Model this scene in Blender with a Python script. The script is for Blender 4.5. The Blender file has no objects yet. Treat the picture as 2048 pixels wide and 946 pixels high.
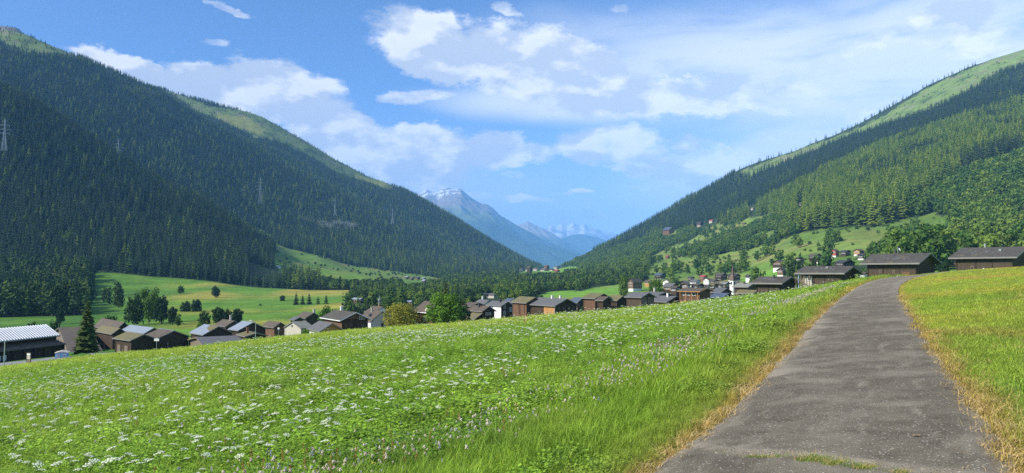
import bpy, math, random
import numpy as np
from mathutils import Vector, Matrix, noise as mnoise

random.seed(7)
rng = np.random.default_rng(11)
SC = bpy.context.scene
COL = SC.collection
R = math.radians

# ------------------------------------------------------------------ camera
F = 1479.0                       # focal length in photo pixels (2048 wide)
EYE = 1.65
HOR = 545.0
PITCH = math.atan((HOR - 473) / F)
cam = bpy.data.cameras.new('camera'); cam_ob = bpy.data.objects.new('camera', cam); COL.objects.link(cam_ob)
cam.sensor_width = 36; cam.lens = 36 * F / 2048
cam.clip_start = 0.1; cam.clip_end = 60000
cam_ob.location = (0, 0, EYE); cam_ob.rotation_euler = (math.pi / 2 + PITCH, 0, 0)
SC.camera = cam_ob
CP, SP = math.cos(PITCH), math.sin(PITCH)

def ray(px, py):
    """slopes x/y and z/y of the line of sight through a photo pixel"""
    u = (np.asarray(px, float) - 1024) / F; v = (473 - np.asarray(py, float)) / F
    y = CP - SP * v
    return u / y, (SP + CP * v) / y

def proj(x, y, z):
    z = z - EYE
    yc = y * CP + z * SP; zc = -y * SP + z * CP
    yc = np.where(np.abs(yc) < 1e-3, 1e-3, yc)
    return 1024 + F * x / yc, 473 - F * zc / yc

def at(px, py, D):
    X, Z = ray(px, py)
    return Vector((float(X) * D, D, float(Z) * D + EYE))

# ------------------------------------------------------------------ sun, sky, exposure
SUN_EL = R(36)
SUN_H = Vector((-0.90, -0.44)).normalized()
sun_dir = Vector((SUN_H.x * math.cos(SUN_EL), SUN_H.y * math.cos(SUN_EL), math.sin(SUN_EL)))
sl = bpy.data.lights.new('sun', 'SUN'); so = bpy.data.objects.new('sun', sl); COL.objects.link(so)
sl.energy = 4.9; sl.angle = R(0.5); sl.color = (1.0, 0.95, 0.86)
so.rotation_euler = sun_dir.to_track_quat('Z', 'Y').to_euler()

world = bpy.data.worlds.new('World'); SC.world = world; world.use_nodes = True
SC.view_settings.view_transform = 'Standard'; SC.view_settings.look = 'None'
SC.view_settings.exposure = 0.5; SC.view_settings.gamma = 1.0
SC.cycles.use_denoising = False
SC.cycles.max_bounces = 5; SC.cycles.diffuse_bounces = 2; SC.cycles.glossy_bounces = 2
SC.cycles.transmission_bounces = 3; SC.cycles.transparent_max_bounces = 8; SC.cycles.volume_bounces = 1
SC.cycles.sample_clamp_indirect = 4

class NT:
    """small node-tree writer"""
    def __init__(s, tree): s.t = tree; s.n = tree.nodes; s.l = tree.links
    def node(s, typ, props=None, **ins):
        n = s.n.new(typ)
        for k, v in (props or {}).items(): setattr(n, k, v)
        for k, v in ins.items():
            k2 = k.replace('__', ' ')
            sock = n.inputs[int(k2[1:])] if k2[0] == 'i' and k2[1:].isdigit() else n.inputs[k2]
            if isinstance(v, bpy.types.NodeSocket): s.l.new(v, sock)
            elif isinstance(v, bpy.types.Node): s.l.new(v.outputs[0], sock)
            else: sock.default_value = v
        return n
    def math(s, op, a, b=0.0, clamp=False):
        return s.node('ShaderNodeMath', {'operation': op, 'use_clamp': clamp}, i0=a, i1=b).outputs[0]
    def vmath(s, op, a, b=(0, 0, 0)):
        return s.node('ShaderNodeVectorMath', {'operation': op}, i0=a, i1=b).outputs[0]
    def noise(s, vec, scale, detail=4.0, rough=0.55, dist=0.0, lac=2.0):
        return s.node('ShaderNodeTexNoise', None, Vector=vec, Scale=scale, Detail=detail, Roughness=rough, Distortion=dist, Lacunarity=lac)
    def ss(s, v, a, b, c=0.0, d=1.0):
        return s.node('ShaderNodeMapRange', {'interpolation_type': 'SMOOTHSTEP'}, i0=v, i1=a, i2=b, i3=c, i4=d).outputs[0]
    def lin(s, v, a, b, c=0.0, d=1.0):
        return s.node('ShaderNodeMapRange', None, i0=v, i1=a, i2=b, i3=c, i4=d).outputs[0]
    def mix(s, fac, a, b, blend='MIX'):
        n = s.n.new('ShaderNodeMix'); n.data_type = 'RGBA'; n.blend_type = blend
        for sock, v in ((n.inputs[0], fac), (n.inputs[6], a), (n.inputs[7], b)):
            if isinstance(v, bpy.types.NodeSocket): s.l.new(v, sock)
            elif isinstance(v, (tuple, list)): sock.default_value = (v[0], v[1], v[2], 1)
            else: sock.default_value = v
        return n.outputs[2]
    def ramp(s, v, stops):
        n = s.n.new('ShaderNodeValToRGB'); s.l.new(v, n.inputs[0]); el = n.color_ramp.elements
        while len(el) < len(stops): el.new(0.5)
        for e, (p, c) in zip(el, stops): e.position = p; e.color = (c[0], c[1], c[2], 1)
        return n.outputs[0]

def build_world():
    w = NT(world.node_tree); w.n.clear()
    tc = w.node('ShaderNodeTexCoord')
    d = tc.outputs['Generated']
    sky = w.node('ShaderNodeTexSky', {'sky_type': 'NISHITA', 'sun_disc': False, 'sun_elevation': SUN_EL,
                 'sun_rotation': math.atan2(SUN_H.x, SUN_H.y), 'altitude': 1200, 'air_density': 1.0, 'dust_density': 0.5, 'ozone_density': 2.0})
    sep = w.node('ShaderNodeSeparateXYZ', None, Vector=d)
    x, y, z = sep.outputs
    az = w.math('ARCTAN2', x, y); el = w.math('ARCSINE', z)
    # deeper blue high up, as the air of a clear mountain day
    skyc = w.mix(1.0, sky.outputs[0], (0.95, 1.22, 1.62), 'MULTIPLY')
    skyc = w.mix(w.ss(el, 0.0, 0.24, 0.62, 0.0), skyc, (6.0, 7.5, 9.6))
    q = w.node('ShaderNodeCombineXYZ', None, X=az, Y=el, Z=0.0).outputs[0]
    dd = w.vmath('MULTIPLY', d, (1, 1, 1.9))
    wn = w.noise(dd, 11.0, 6.0, 0.66)
    warp = w.vmath('SUBTRACT', wn.outputs['Color'], (0.5, 0.5, 0.5))
    wn2 = w.noise(dd, 3.2, 3.0, 0.5)
    warp2 = w.vmath('SUBTRACT', wn2.outputs['Color'], (0.5, 0.5, 0.5))
    qw = w.vmath('ADD', w.vmath('ADD', q, w.vmath('MULTIPLY', warp, (0.11, 0.085, 0))), w.vmath('MULTIPLY', warp2, (0.05, 0.04, 0)))
    qs = w.vmath('ADD', q, w.vmath('MULTIPLY', warp, (0.085, 0.034, 0)))
    def blob(px, py, rx, ry, rot, amp, src=None, soft=1.0):
        src = src or (qs if max(rx, ry) < 85 else qw)
        X, Z = ray(px, py); a = math.atan(float(X)); e = math.atan(float(Z) * math.cos(a))
        s = 1 / F * math.cos(a) ** 2
        m = w.node('ShaderNodeMapping', {'vector_type': 'TEXTURE'}, Vector=src, Location=(a, e, 0), Rotation=(0, 0, R(rot)), Scale=(rx * s, ry * s, 1))
        ln = w.node('ShaderNodeVectorMath', {'operation': 'LENGTH'}, i0=m.outputs[0]).outputs['Value']
        return w.ss(ln, 0.35 if soft < 1 else 0.45, 1.35 if soft < 1 else 1.3, amp, 0.0)
    # heaped clouds: centre px, py, half width, half height, tilt, weight
    B = [(890, 95, 165, 66, -14, 1.1), (1060, 115, 185, 82, -12, 1.15), (1190, 168, 190, 60, -18, 1.1), (1330, 198, 160, 42, -6, 1.0), (1440, 190, 80, 44, 0, 0.8),
         (1590, 200, 80, 42, 0, 0.62), (1520, 192, 40, 30, 0, 0.6), (250, 150, 150, 42, -12, 0.95), (420, 190, 170, 72, -6, 1.05), (560, 190, 150, 78, 0, 1.05), (640, 255, 150, 70, -20, 1.0), (330, 150, 90, 25, 0, 0.6),
         (720, 305, 170, 62, -8, 1.05), (870, 310, 190, 60, 0, 1.0), (1000, 300, 120, 42, 0, 0.85), (820, 360, 130, 44, 0, 0.85),
         (465, 13, 66, 9, -12, 0.60), (438, 86, 46, 13, 0, 0.58), (830, 192, 84, 13, 4, 0.62), (1240, 18, 24, 12, 0, 0.52), (1020, 12, 50, 12, -15, 0.6),
         (1250, 300, 180, 54, -6, 0.85), (1300, 268, 40, 20, 0, 0.66), (1420, 340, 170, 46, -8, 0.75), (1518, 272, 38, 18, 0, 0.60), (1710, 230, 40, 24, 20, 0.75),
         (1920, 30, 130, 42, 14, 0.8), (1750, 95, 130, 32, 8, 0.6), (1980, 80, 130, 60, 0, 0.55),
         (1040, 398, 50, 11, 0, 0.75), (1140, 388, 40, 7, 0, 0.66), (1075, 402, 40, 8, 0, 0.6), (1190, 428, 40, 12, 0, 0.6), (960, 392, 50, 14, 0, 0.55), (1110, 446, 60, 12, 0, 0.6), (1035, 350, 40, 10, 0, 0.5), (1330, 380, 130, 8, -5, 0.5)]
    acc = None
    for b in B:
        m = blob(*b); acc = m if acc is None else w.math('MAXIMUM', acc, m)
    # the same kind of heaps carry on round the sky outside the frame
    far = w.math('ABSOLUTE', az)
    outside = w.ss(far, R(34), R(48))
    general = w.ss(w.noise(w.vmath('MULTIPLY', d, (1, 1, 2.2)), 2.3, 3.0, 0.5).outputs[0], 0.46, 0.66)
    above = w.ss(el, R(20), R(30))
    outside = w.math('MAXIMUM', outside, above)
    acc = w.math('MAXIMUM', acc, w.math('MULTIPLY', general, outside))
    fine = w.noise(w.vmath('ADD', dd, w.vmath('MULTIPLY', warp, (0.05, 0.05, 0.05))), 15.0, 6.0, 0.60).outputs[0]
    dens = w.math('ADD', acc, w.math('MULTIPLY', w.math('SUBTRACT', fine, 0.53), 1.45))
    cov = w.ss(dens, 0.22, 0.84)
    # relief: how much thinner the cloud is towards the sun
    up = w.vmath('ADD', dd, (-0.020, -0.004, 0.034))
    n1 = w.noise(dd, 9.5, 4.0, 0.56).outputs[0]; n2 = w.noise(up, 9.5, 4.0, 0.56).outputs[0]
    lit = w.lin(w.math('SUBTRACT', n1, n2), -0.075, 0.085)
    thick = w.ss(dens, 0.35, 1.25)
    lit2 = w.math('MULTIPLY', thick, -0.34)
    litf = w.node('ShaderNodeMath', {'operation': 'ADD', 'use_clamp': True}, i0=w.math('MULTIPLY', lit, 1.05), i1=lit2).outputs[0]
    cloud = w.ramp(litf, [(0.0, (5.9, 6.5, 7.7)), (0.5, (8.0, 8.3, 8.9)), (1.0, (10.6, 10.6, 10.6))])
    # thin veil of high cloud over the right half
    V = [(1600, 160, 600, 150, -6, 1.0), (1880, 120, 440, 210, 0, 1.0), (1400, 95, 400, 60, -8, 0.6), (1600, 330, 440, 110, 14, 0.95), (1180, 215, 330, 44, -2, 0.95), (1300, 420, 300, 40, 0, 0.35), (780, 430, 380, 100, 0, 0.5)]
    vq = w.vmath('ADD', q, w.vmath('MULTIPLY', warp2, (0.16, 0.06, 0)))
    va = None
    for b in V:
        m = blob(*b, src=vq, soft=0.5); va = m if va is None else w.math('MAXIMUM', va, m)
    streak = w.noise(w.vmath('MULTIPLY', q, (3.0, 14.0, 1)), 2.2, 4.0, 0.55, 0.4).outputs[0]
    veil = w.math('MULTIPLY', va, w.ss(streak, 0.20, 0.58, 0.45, 1.0))
    veil = w.math('MAXIMUM', veil, w.math('MULTIPLY', outside, w.ss(streak, 0.5, 0.75, 0.0, 0.35)))
    c1 = w.mix(veil, skyc, (8.1, 8.6, 9.5))
    c2 = w.mix(w.math('MULTIPLY', cov, 0.93), c1, cloud)
    bg = w.node('ShaderNodeBackground', None, Color=c2, Strength=0.088)
    out = w.node('ShaderNodeOutputWorld', None, Surface=bg.outputs[0])
build_world()
world.cycles.sampling_method = 'MANUAL'; world.cycles.sample_map_resolution = 512

# ------------------------------------------------------------------ helpers
def tag(o, label=None, cat=None, group=None, kind=None):
    if label: o['label'] = label
    if cat: o['category'] = cat
    if group: o['group'] = group
    if kind: o['kind'] = kind
    return o

def mesh_np(name, verts, faces_flat, sizes, mats=(), midx=None, smooth=False):
    me = bpy.data.meshes.new(name)
    verts = np.asarray(verts, np.float32).reshape(-1, 3); faces_flat = np.asarray(faces_flat, np.int32); sizes = np.asarray(sizes, np.int32)
    me.vertices.add(len(verts)); me.vertices.foreach_set('co', verts.ravel())
    me.loops.add(len(faces_flat)); me.loops.foreach_set('vertex_index', faces_flat)
    me.polygons.add(len(sizes)); st = np.concatenate([[0], np.cumsum(sizes)[:-1]]).astype(np.int32) if len(sizes) else sizes
    me.polygons.foreach_set('loop_start', st); me.polygons.foreach_set('loop_total', sizes)
    for m in mats: me.materials.append(m)
    if midx is not None: me.polygons.foreach_set('material_index', np.asarray(midx, np.int32))
    me.polygons.foreach_set('use_smooth', np.full(len(sizes), smooth))
    me.update(calc_edges=True); me.validate()
    return me

class MB:
    """collects boxes, bars and polygons; mesh() makes them one mesh"""
    def __init__(s): s.v = []; s.f = []; s.m = []
    def face(s, pts, m=0):
        b = len(s.v); s.v += [tuple(p) for p in pts]; s.f.append(tuple(range(b, b + len(pts)))); s.m.append(m)
    def poly(s, verts, faces, m=0):
        b = len(s.v); s.v += [tuple(p) for p in verts]
        for f in faces: s.f.append(tuple(b + i for i in f)); s.m.append(m)
    def box(s, x0, x1, y0, y1, z0, z1, m=0):
        s.poly([(x0, y0, z0), (x1, y0, z0), (x1, y1, z0), (x0, y1, z0), (x0, y0, z1), (x1, y0, z1), (x1, y1, z1), (x0, y1, z1)],
               [(0, 3, 2, 1), (4, 5, 6, 7), (0, 1, 5, 4), (1, 2, 6, 5), (2, 3, 7, 6), (3, 0, 4, 7)], m)
    def bar(s, a, b, r, n=4, r2=None, m=0):
        a = Vector(a); b = Vector(b); r2 = r if r2 is None else r2
        d = (b - a).normalized(); t = Vector((0, 0, 1)) if abs(d.z) < 0.9 else Vector((1, 0, 0))
        e1 = d.cross(t).normalized(); e2 = d.cross(e1)
        vs = []
        for p, rr in ((a, r), (b, r2)):
            for k in range(n):
                an = 2 * math.pi * (k + 0.5) / n; vs.append(p + e1 * (math.cos(an) * rr) + e2 * (math.sin(an) * rr))
        fs = [(k, (k + 1) % n, n + (k + 1) % n, n + k) for k in range(n)] + [tuple(range(n))[::-1], tuple(range(n, 2 * n))]
        s.poly(vs, fs, m)
    def lathe(s, prof, n=10, m=0, c=(0, 0)):
        vs = []
        for r, z in prof:
            for k in range(n):
                an = 2 * math.pi * k / n; vs.append((c[0] + r * math.cos(an), c[1] + r * math.sin(an), z))
        fs = []
        for j in range(len(prof) - 1):
            for k in range(n): fs.append((j * n + k, j * n + (k + 1) % n, (j + 1) * n + (k + 1) % n, (j + 1) * n + k))
        fs.append(tuple(range(n))[::-1]); fs.append(tuple((len(prof) - 1) * n + k for k in range(n)))
        s.poly(vs, fs, m)
    def mesh(s, name, mats, smooth=False):
        flat = [i for f in s.f for i in f]
        return mesh_np(name, s.v, flat, [len(f) for f in s.f], mats, s.m, smooth)
    def build(s, name, mats, parent=None, smooth=False):
        if not isinstance(mats, (list, tuple)): mats = [mats]
        o = bpy.data.objects.new(name, s.mesh(name, mats, smooth)); COL.objects.link(o)
        if parent is not None: o.parent = parent
        return o

def obj(name, me, parent=None):
    o = bpy.data.objects.new(name, me); COL.objects.link(o)
    if parent is not None: o.parent = parent
    return o
def empty(name, loc, rz=0.0):
    o = bpy.data.objects.new(name, None); COL.objects.link(o); o.location = loc; o.rotation_euler = (0, 0, rz); o.empty_display_size = 0.3
    return o

def new_mat(name):
    m = bpy.data.materials.new(name); m.use_nodes = True; t = NT(m.node_tree); t.n.clear()
    return m, t
def finish(t, col, rough=0.85, bump=None, bstr=0.3, bdist=0.02, spec=0.25, transl=None, metal=0.0, tfac=0.3):
    p = t.node('ShaderNodeBsdfPrincipled', None, Roughness=rough, Metallic=metal)
    p.inputs['Specular IOR Level'].default_value = spec
    if isinstance(col, bpy.types.NodeSocket): t.l.new(col, p.inputs['Base Color'])
    else: p.inputs['Base Color'].default_value = (*col, 1)
    if bump is not None:
        b = t.node('ShaderNodeBump', None, Strength=bstr, Distance=bdist, Height=bump); t.l.new(b.outputs[0], p.inputs['Normal'])
    s = p.outputs[0]
    if transl is not None:
        tr = t.node('ShaderNodeBsdfTranslucent'); 
        if isinstance(transl, bpy.types.NodeSocket): t.l.new(transl, tr.inputs[0])
        else: tr.inputs[0].default_value = (*transl, 1)
        s = t.node('ShaderNodeMixShader', None, i0=tfac, i1=s, i2=tr.outputs[0]).outputs[0]
    t.node('ShaderNodeOutputMaterial', None, Surface=s)
def hexmul(c, k): return tuple(a * k for a in c)

def leaf_mat(name, dark, light, scale=0.5, rough=0.8, tfac=0.25, spec=0.12, odd=0.32):
    """foliage: varies per plant and per clump of leaves"""
    m, t = new_mat(name)
    oi = t.node('ShaderNodeObjectInfo'); g = t.node('ShaderNodeNewGeometry'); tc = t.node('ShaderNodeTexCoord')
    n = t.noise(tc.outputs['Object'], scale, 3.0, 0.6)
    f = t.math('MULTIPLY', t.math('ADD', t.lin(n.outputs[0], 0.3, 0.7), t.math('MULTIPLY', oi.outputs['Random'], 1.2)), 0.45, True)
    rp = g.outputs['Random Per Island']
    f = t.math('ADD', f, t.math('MULTIPLY', t.math('SUBTRACT', rp, 0.5), 0.5), True)
    c = t.mix(f, dark, light)
    c = t.mix(t.ss(oi.outputs['Random'], 0.72, 0.80, 0.0, odd), c, (light[0] * 1.35, light[1] * 1.12, light[2] * 0.9))
    c = t.mix(t.ss(oi.outputs['Random'], 0.16, 0.24, 0.55, 0.0), c, (dark[0] * 0.9, dark[1] * 0.95, dark[2] * 1.5))
    finish(t, c, rough, spec=spec, transl=c, tfac=tfac)
    return m

def fbm(x, y, s, oct=4, seed=0.0):
    out = np.zeros(x.shape); amp = 1.0; tot = 0
    xs = x.ravel() / s; ys = y.ravel() / s; acc = np.zeros(xs.shape)
    for o in range(oct):
        acc += amp * vnoise(xs * 2 ** o + seed * 17.3 + o * 5.1, ys * 2 ** o - seed * 9.7 + o * 3.3); tot += amp; amp *= 0.5
    return (acc / tot).reshape(x.shape)
_perm = np.random.default_rng(5).random((256, 256))
def vnoise(x, y):
    xi = np.floor(x).astype(int); yi = np.floor(y).astype(int); fx = x - xi; fy = y - yi
    fx = fx * fx * (3 - 2 * fx); fy = fy * fy * (3 - 2 * fy)
    a = _perm[xi % 256, yi % 256]; b = _perm[(xi + 1) % 256, yi % 256]; c = _perm[xi % 256, (yi + 1) % 256]; d = _perm[(xi + 1) % 256, (yi + 1) % 256]
    return ((a * (1 - fx) + b * fx) * (1 - fy) + (c * (1 - fx) + d * fx) * fy) * 2 - 1
def sstep(x, a, b):
    t = np.clip((x - a) / (b - a), 0, 1); return t * t * (3 - 2 * t)
def in_poly(px, py, poly):
    px = np.asarray(px); py = np.asarray(py); ins = np.zeros(px.shape, bool); n = len(poly)
    for i in range(n):
        x1, y1 = poly[i]; x2, y2 = poly[(i + 1) % n]
        if y1 == y2: continue
        c = ((y1 > py) != (y2 > py)) & (px < (x2 - x1) * (py - y1) / (y2 - y1) + x1); ins ^= c
    return ins

# ------------------------------------------------------------------ the lie of the land
# crest of the near meadow, the far edge of what is underfoot
SIL_X = [-700, -300, 0, 57, 133, 228, 340, 500, 600, 700, 800, 900, 1000, 1100, 1200, 1300, 1400, 1500, 1600, 1700, 1760, 1800, 1840, 1880, 1950, 2048, 2300, 2700]
SIL_Y = [820, 768, 737, 730, 720, 709, 701, 682, 672, 662, 655, 648, 639, 631, 624, 614, 604, 592, 579, 562, 554, 552, 551, 544, 539, 533, 512, 480]
EDGE = 110.0
_sx = np.arange(-700, 2701, 10.0); _sy = np.interp(_sx, SIL_X, SIL_Y)
_k = np.ones(5) / 5; _sy = np.convolve(np.pad(_sy, 2, mode='edge'), _k, 'valid')
def sil(px): return np.interp(px, _sx, _sy)
LB, LC = 0.1, -0.0595
def near_z(x, y):
    x = np.asarray(x, float); y = np.asarray(y, float)
    X = x / np.maximum(y, 8.0); Xc = np.clip(X, -1.1, 1.1)
    px = 1024 + F * Xc
    _, Zs = ray(px, sil(px))
    dev = Zs - (LB * Xc + LC)
    w = sstep(y, 8, 75)
    z = LB * x + LC * y + dev * y * w - EYE * (1 - y / EDGE)
    return z + EYE

COLS = [-500, -200, 0, 100, 200, 300, 400, 500, 600, 700, 800, 900, 1000, 1100, 1200, 1300, 1400, 1500, 1600, 1700, 1800, 1900, 2000, 2100, 2300, 2600]
ROWS = {
 150: [790, 752, 727, 716, 707, 708, 702, 694, 685, 676, 669, 662, 654, 647, 640, 630, 620, 608, 596, 578, 561, 560, 556, 552, 540, 530],
 190: [770, 735, 718, 711, 706, 707, 700, 691, 682, 674, 668, 661, 653, 646, 639, 629, 618, 606, 594, 578, 560, 557, 553, 549, 538, 525],
 240: [750, 715, 700, 697, 695, 693, 690, 683, 675, 667, 661, 654, 648, 642, 635, 625, 614, 603, 590, 574, 556, 552, 548, 544, 532, 515],
 300: [720, 695, 682, 677, 673, 669, 666, 662, 656, 650, 645, 641, 637, 632, 626, 616, 608, 596, 580, 564, 550, 543, 538, 534, 520, 500],
 420: [690, 662, 652, 650, 647, 643, 640, 640, 638, 632, 628, 624, 620, 615, 610, 606, 599, 582, 558, 542, 532, 526, 519, 512, 495, 470],
 600: [660, 630, 618, 616, 613, 609, 607, 606, 606, 604, 603, 600, 596, 591, 588, 585, 578, 558, 522, 503, 490, 478, 465, 455, 430, 395],
 850: [600, 565, 556, 552, 552, 560, 566, 578, 582, 584, 586, 585, 580, 573, 565, 552, 536, 515, 472, 443, 417, 392, 370, 350, 310, 260],
 1100: [350, 375, 388, 412, 442, 472, 497, 532, 556, 566, 572, 574, 568, 560, 552, 534, 510, 482, 432, 392, 357, 322, 292, 270, 220, 160],
 1500: [60, 120, 185, 241, 301, 364, 412, 474, 522, 542, 552, 556, 554, 549, 540, 512, 478, 440, 382, 340, 298, 258, 226, 205, 150, 90],
 1750: [90, 150, 208, 266, 322, 386, 432, 480, 502, 526, 541, 549, 550, 546, 532, 495, 455, 405, 352, 310, 265, 218, 186, 160, 105, 40],
 2100: [60, 110, 150, 190, 240, 290, 345, 402, 445, 480, 508, 530, 545, 544, 520, 476, 428, 374, 322, 280, 232, 183, 147, 115, 60, 0],
 2600: [-20, 30, 66, 99, 138, 180, 240, 297, 352, 408, 458, 503, 535, 543, 502, 450, 392, 338, 307, 266, 218, 168, 129, 98, 50, -10],
 2950: [10, 60, 112, 136, 168, 202, 240, 288, 338, 392, 440, 484, 520, 541, 520, 480, 430, 370, 335, 300, 260, 210, 170, 140, 100, 50],
 3600: [30, 80, 60, 136, 172, 182, 209, 231, 280, 338, 381, 434, 496, 538, 540, 520, 480, 430, 400, 370, 330, 290, 260, 240, 200, 150],
 4300: [200, 240, 260, 290, 330, 360, 380, 400, 430, 460, 490, 515, 530, 540, 545, 545, 545, 530, 510, 500, 480, 460, 440, 430, 400, 380],
}
rows_D = np.array([EDGE] + list(ROWS), float)
tabpy = np.array([[float(sil(c)) for c in COLS]] + [ROWS[k] for k in ROWS], float)
_, tabZ = ray(np.array(COLS, float)[None, :], tabpy)
tabz = tabZ * rows_D[:, None] + EYE
def pchip(x, y, xq):
    """monotone cubic along axis 0"""
    h = np.diff(x)[:, None]; d = np.diff(y, axis=0) / h
    m = np.zeros_like(y); w1 = 2 * h[1:] + h[:-1]; w2 = h[1:] + 2 * h[:-1]
    same = (d[:-1] * d[1:]) > 0
    with np.errstate(divide='ignore', invalid='ignore'):
        mm = (w1 + w2) / (w1 / d[:-1] + w2 / d[1:])
    m[1:-1] = np.where(same, mm, 0); m[0] = d[0]; m[-1] = d[-1]
    i = np.clip(np.searchsorted(x, xq) - 1, 0, len(x) - 2); t = ((xq - x[i]) / np.diff(x)[i])[:, None]; hh = h[i]
    return (2 * t ** 3 - 3 * t ** 2 + 1) * y[i] + (t ** 3 - 2 * t ** 2 + t) * hh * m[i] + (-2 * t ** 3 + 3 * t ** 2) * y[i + 1] + (t ** 3 - t ** 2) * hh * m[i + 1]
LD = np.exp(np.arange(math.log(EDGE), math.log(4300) + 0.006, 0.0115)); LD[-1] = 4300
LPX = np.arange(-500, 2601, 6.0)
_zD = pchip(np.log(rows_D), tabz, np.log(LD))
LZ = pchip(np.array(COLS, float), _zD.T.copy(), LPX).T
_X = (LPX - 1024) / F
GX = _X[None, :] * LD[:, None]; GY = np.repeat(LD[:, None], len(LPX), 1)
# spurs and gullies on the slopes, small bumps lower down
_amp = sstep(GY, 700, 1500) * 9 + sstep(GY, 170, 400) * 1.2
LZ = LZ + fbm(GX + 0.35 * GY, GY * 0.55, 190, 4, 1) * _amp * 1.2 + fbm(GX, GY, 60, 3, 2) * _amp * 0.35
def far_z(x, y):
    x = np.asarray(x, float); y = np.asarray(y, float)
    fd = np.interp(np.log(np.maximum(y, EDGE)), np.log(LD), np.arange(len(LD))); fp = np.clip((1024 + F * x / np.maximum(y, 1) - LPX[0]) / 6.0, 0, len(LPX) - 1.001)
    i = np.minimum(fd.astype(int), len(LD) - 2); j = fp.astype(int); a = fd - i; b = fp - j
    return (LZ[i, j] * (1 - a) + LZ[i + 1, j] * a) * (1 - b) + (LZ[i, j + 1] * (1 - a) + LZ[i + 1, j + 1] * a) * b
def ground(x, y):
    x = np.asarray(x, float); y = np.asarray(y, float)
    return np.where(y <= EDGE, near_z(x, y), far_z(x, y))
def on_ground(px, py, dmin=2.0, dmax=160.0):
    """first point of the ground met by a line of sight"""
    X, Z = ray(px, py); X = float(X); Z = float(Z)
    Ds = np.exp(np.linspace(math.log(dmin), math.log(dmax), 1500))
    g = ground(X * Ds, Ds) - (Z * Ds + EYE)
    k = int(np.argmax(g > 0)) if (g > 0).any() else len(Ds) - 1
    D = Ds[k]; return X * D, D

# running skyline: which ground of the far sheet can be seen
_gpx, _gpy = proj(GX, GY, LZ)
_vis_lim = np.minimum.accumulate(np.vstack([np.minimum(sil(LPX), 9999)[None, :], _gpy]), axis=0)[:-1]
SKYL = _gpy.min(axis=0)
def hidden_by(px, y):
    fd = np.clip(np.interp(np.log(y), np.log(LD), np.arange(len(LD))).astype(int), 0, len(LD) - 1)
    j = np.clip(((px - LPX[0]) / 6.0).astype(int), 0, len(LPX) - 1)
    return _vis_lim[fd, j]

# ------------------------------------------------------------------ the farm road
ROAD_L = [(1180, 1040), (1290, 960), (1345, 925), (1398, 882), (1470, 812), (1540, 748), (1590, 690), (1622, 652), (1650, 624), (1672, 604), (1694, 587), (1718, 572), (1742, 562), (1766, 556)]
ROAD_R = [(2085, 1040), (2035, 960), (2012, 900), (1972, 838), (1925, 772), (1888, 722), (1862, 690), (1835, 650), (1815, 620), (1803, 600), (1797, 588), (1797, 577), (1806, 566), (1822, 559)]
def resample(P, n):
    P = np.array(P); s = np.concatenate([[0], np.cumsum(np.linalg.norm(np.diff(P, axis=0), axis=1))]); q = np.linspace(0, s[-1], n)
    return np.stack([np.interp(q, s, P[:, 0]), np.interp(q, s, P[:, 1])], 1)
def smooth(P, k=3, it=2):
    P = P.copy()
    for _ in range(it): P[1:-1] = (P[:-2] + 2 * P[1:-1] + P[2:]) / 4
    return P
def edge_ground(L):
    return np.array([on_ground(a, b, 2.5, EDGE * 0.98) for a, b in L])
rl = edge_ground(ROAD_L); rr = edge_ground(ROAD_R)
# behind the camera and over the crest the road goes on
rl = np.vstack([rl[0] + (rl[0] - rl[2]) * 4, rl]); rr = np.vstack([rr[0] + (rr[0] - rr[2]) * 4, rr])
NR = 260
c0 = resample((resample(rl, 80) + resample(rr, 80)) / 2, 80)
def by_param(P): return smooth(resample(P, NR), it=6)
# pair both edges by walking the centre line
cl = smooth(resample(c0, NR), it=20)
tn = np.gradient(cl, axis=0); tn /= np.linalg.norm(tn, axis=1)[:, None]; nr = np.stack([tn[:, 1], -tn[:, 0]], 1)
def offset_to(P):
    """distance from the centre line to an edge along the normal"""
    out = []
    Q = resample(P, 3000)
    for i in range(NR):
        d = Q - cl[i]; a = np.abs(d @ tn[i]); k = np.argmin(a + 0.02 * np.abs(d @ nr[i])); out.append(d[k] @ nr[i])
    o = np.array(out); 
    for _ in range(60): o[1:-1] = (o[:-2] + 2 * o[1:-1] + o[2:]) / 4
    return o
offL = np.clip(offset_to(rl), -2.1, -1.0); offR = np.clip(offset_to(rr), 1.0, 2.1)
# last metres: turn on to the right beyond the crest
ext = []; p = cl[-1].copy(); an = math.atan2(tn[-1][1], tn[-1][0])
for k in range(50):
    an -= 0.012; p = p + 0.8 * np.array([math.cos(an), math.sin(an)]); ext.append(p.copy())
cl = np.vstack([cl, ext]); offL = np.concatenate([offL, np.full(50, offL[-1])]); offR = np.concatenate([offR, np.full(50, offR[-1])])
tn = np.gradient(cl, axis=0); tn /= np.linalg.norm(tn, axis=1)[:, None]; nr = np.stack([tn[:, 1], -tn[:, 0]], 1)
def road_off(x, y):
    """signed metres outside the road edge: (left side, right side); negative on the road"""
    x = np.asarray(x, float).ravel(); y = np.asarray(y, float).ravel(); L = np.empty(len(x)); Rr = np.empty(len(x))
    for s in range(0, len(x), 20000):
        dx = x[s:s + 20000, None] - cl[None, :, 0]; dy = y[s:s + 20000, None] - cl[None, :, 1]
        k = np.argmin(dx * dx + dy * dy, axis=1); r = np.arange(len(k))
        d = dx[r, k] * nr[k, 0] + dy[r, k] * nr[k, 1]
        L[s:s + 20000] = offL[k] - d; Rr[s:s + 20000] = d - offR[k]
    return L, Rr

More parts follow.
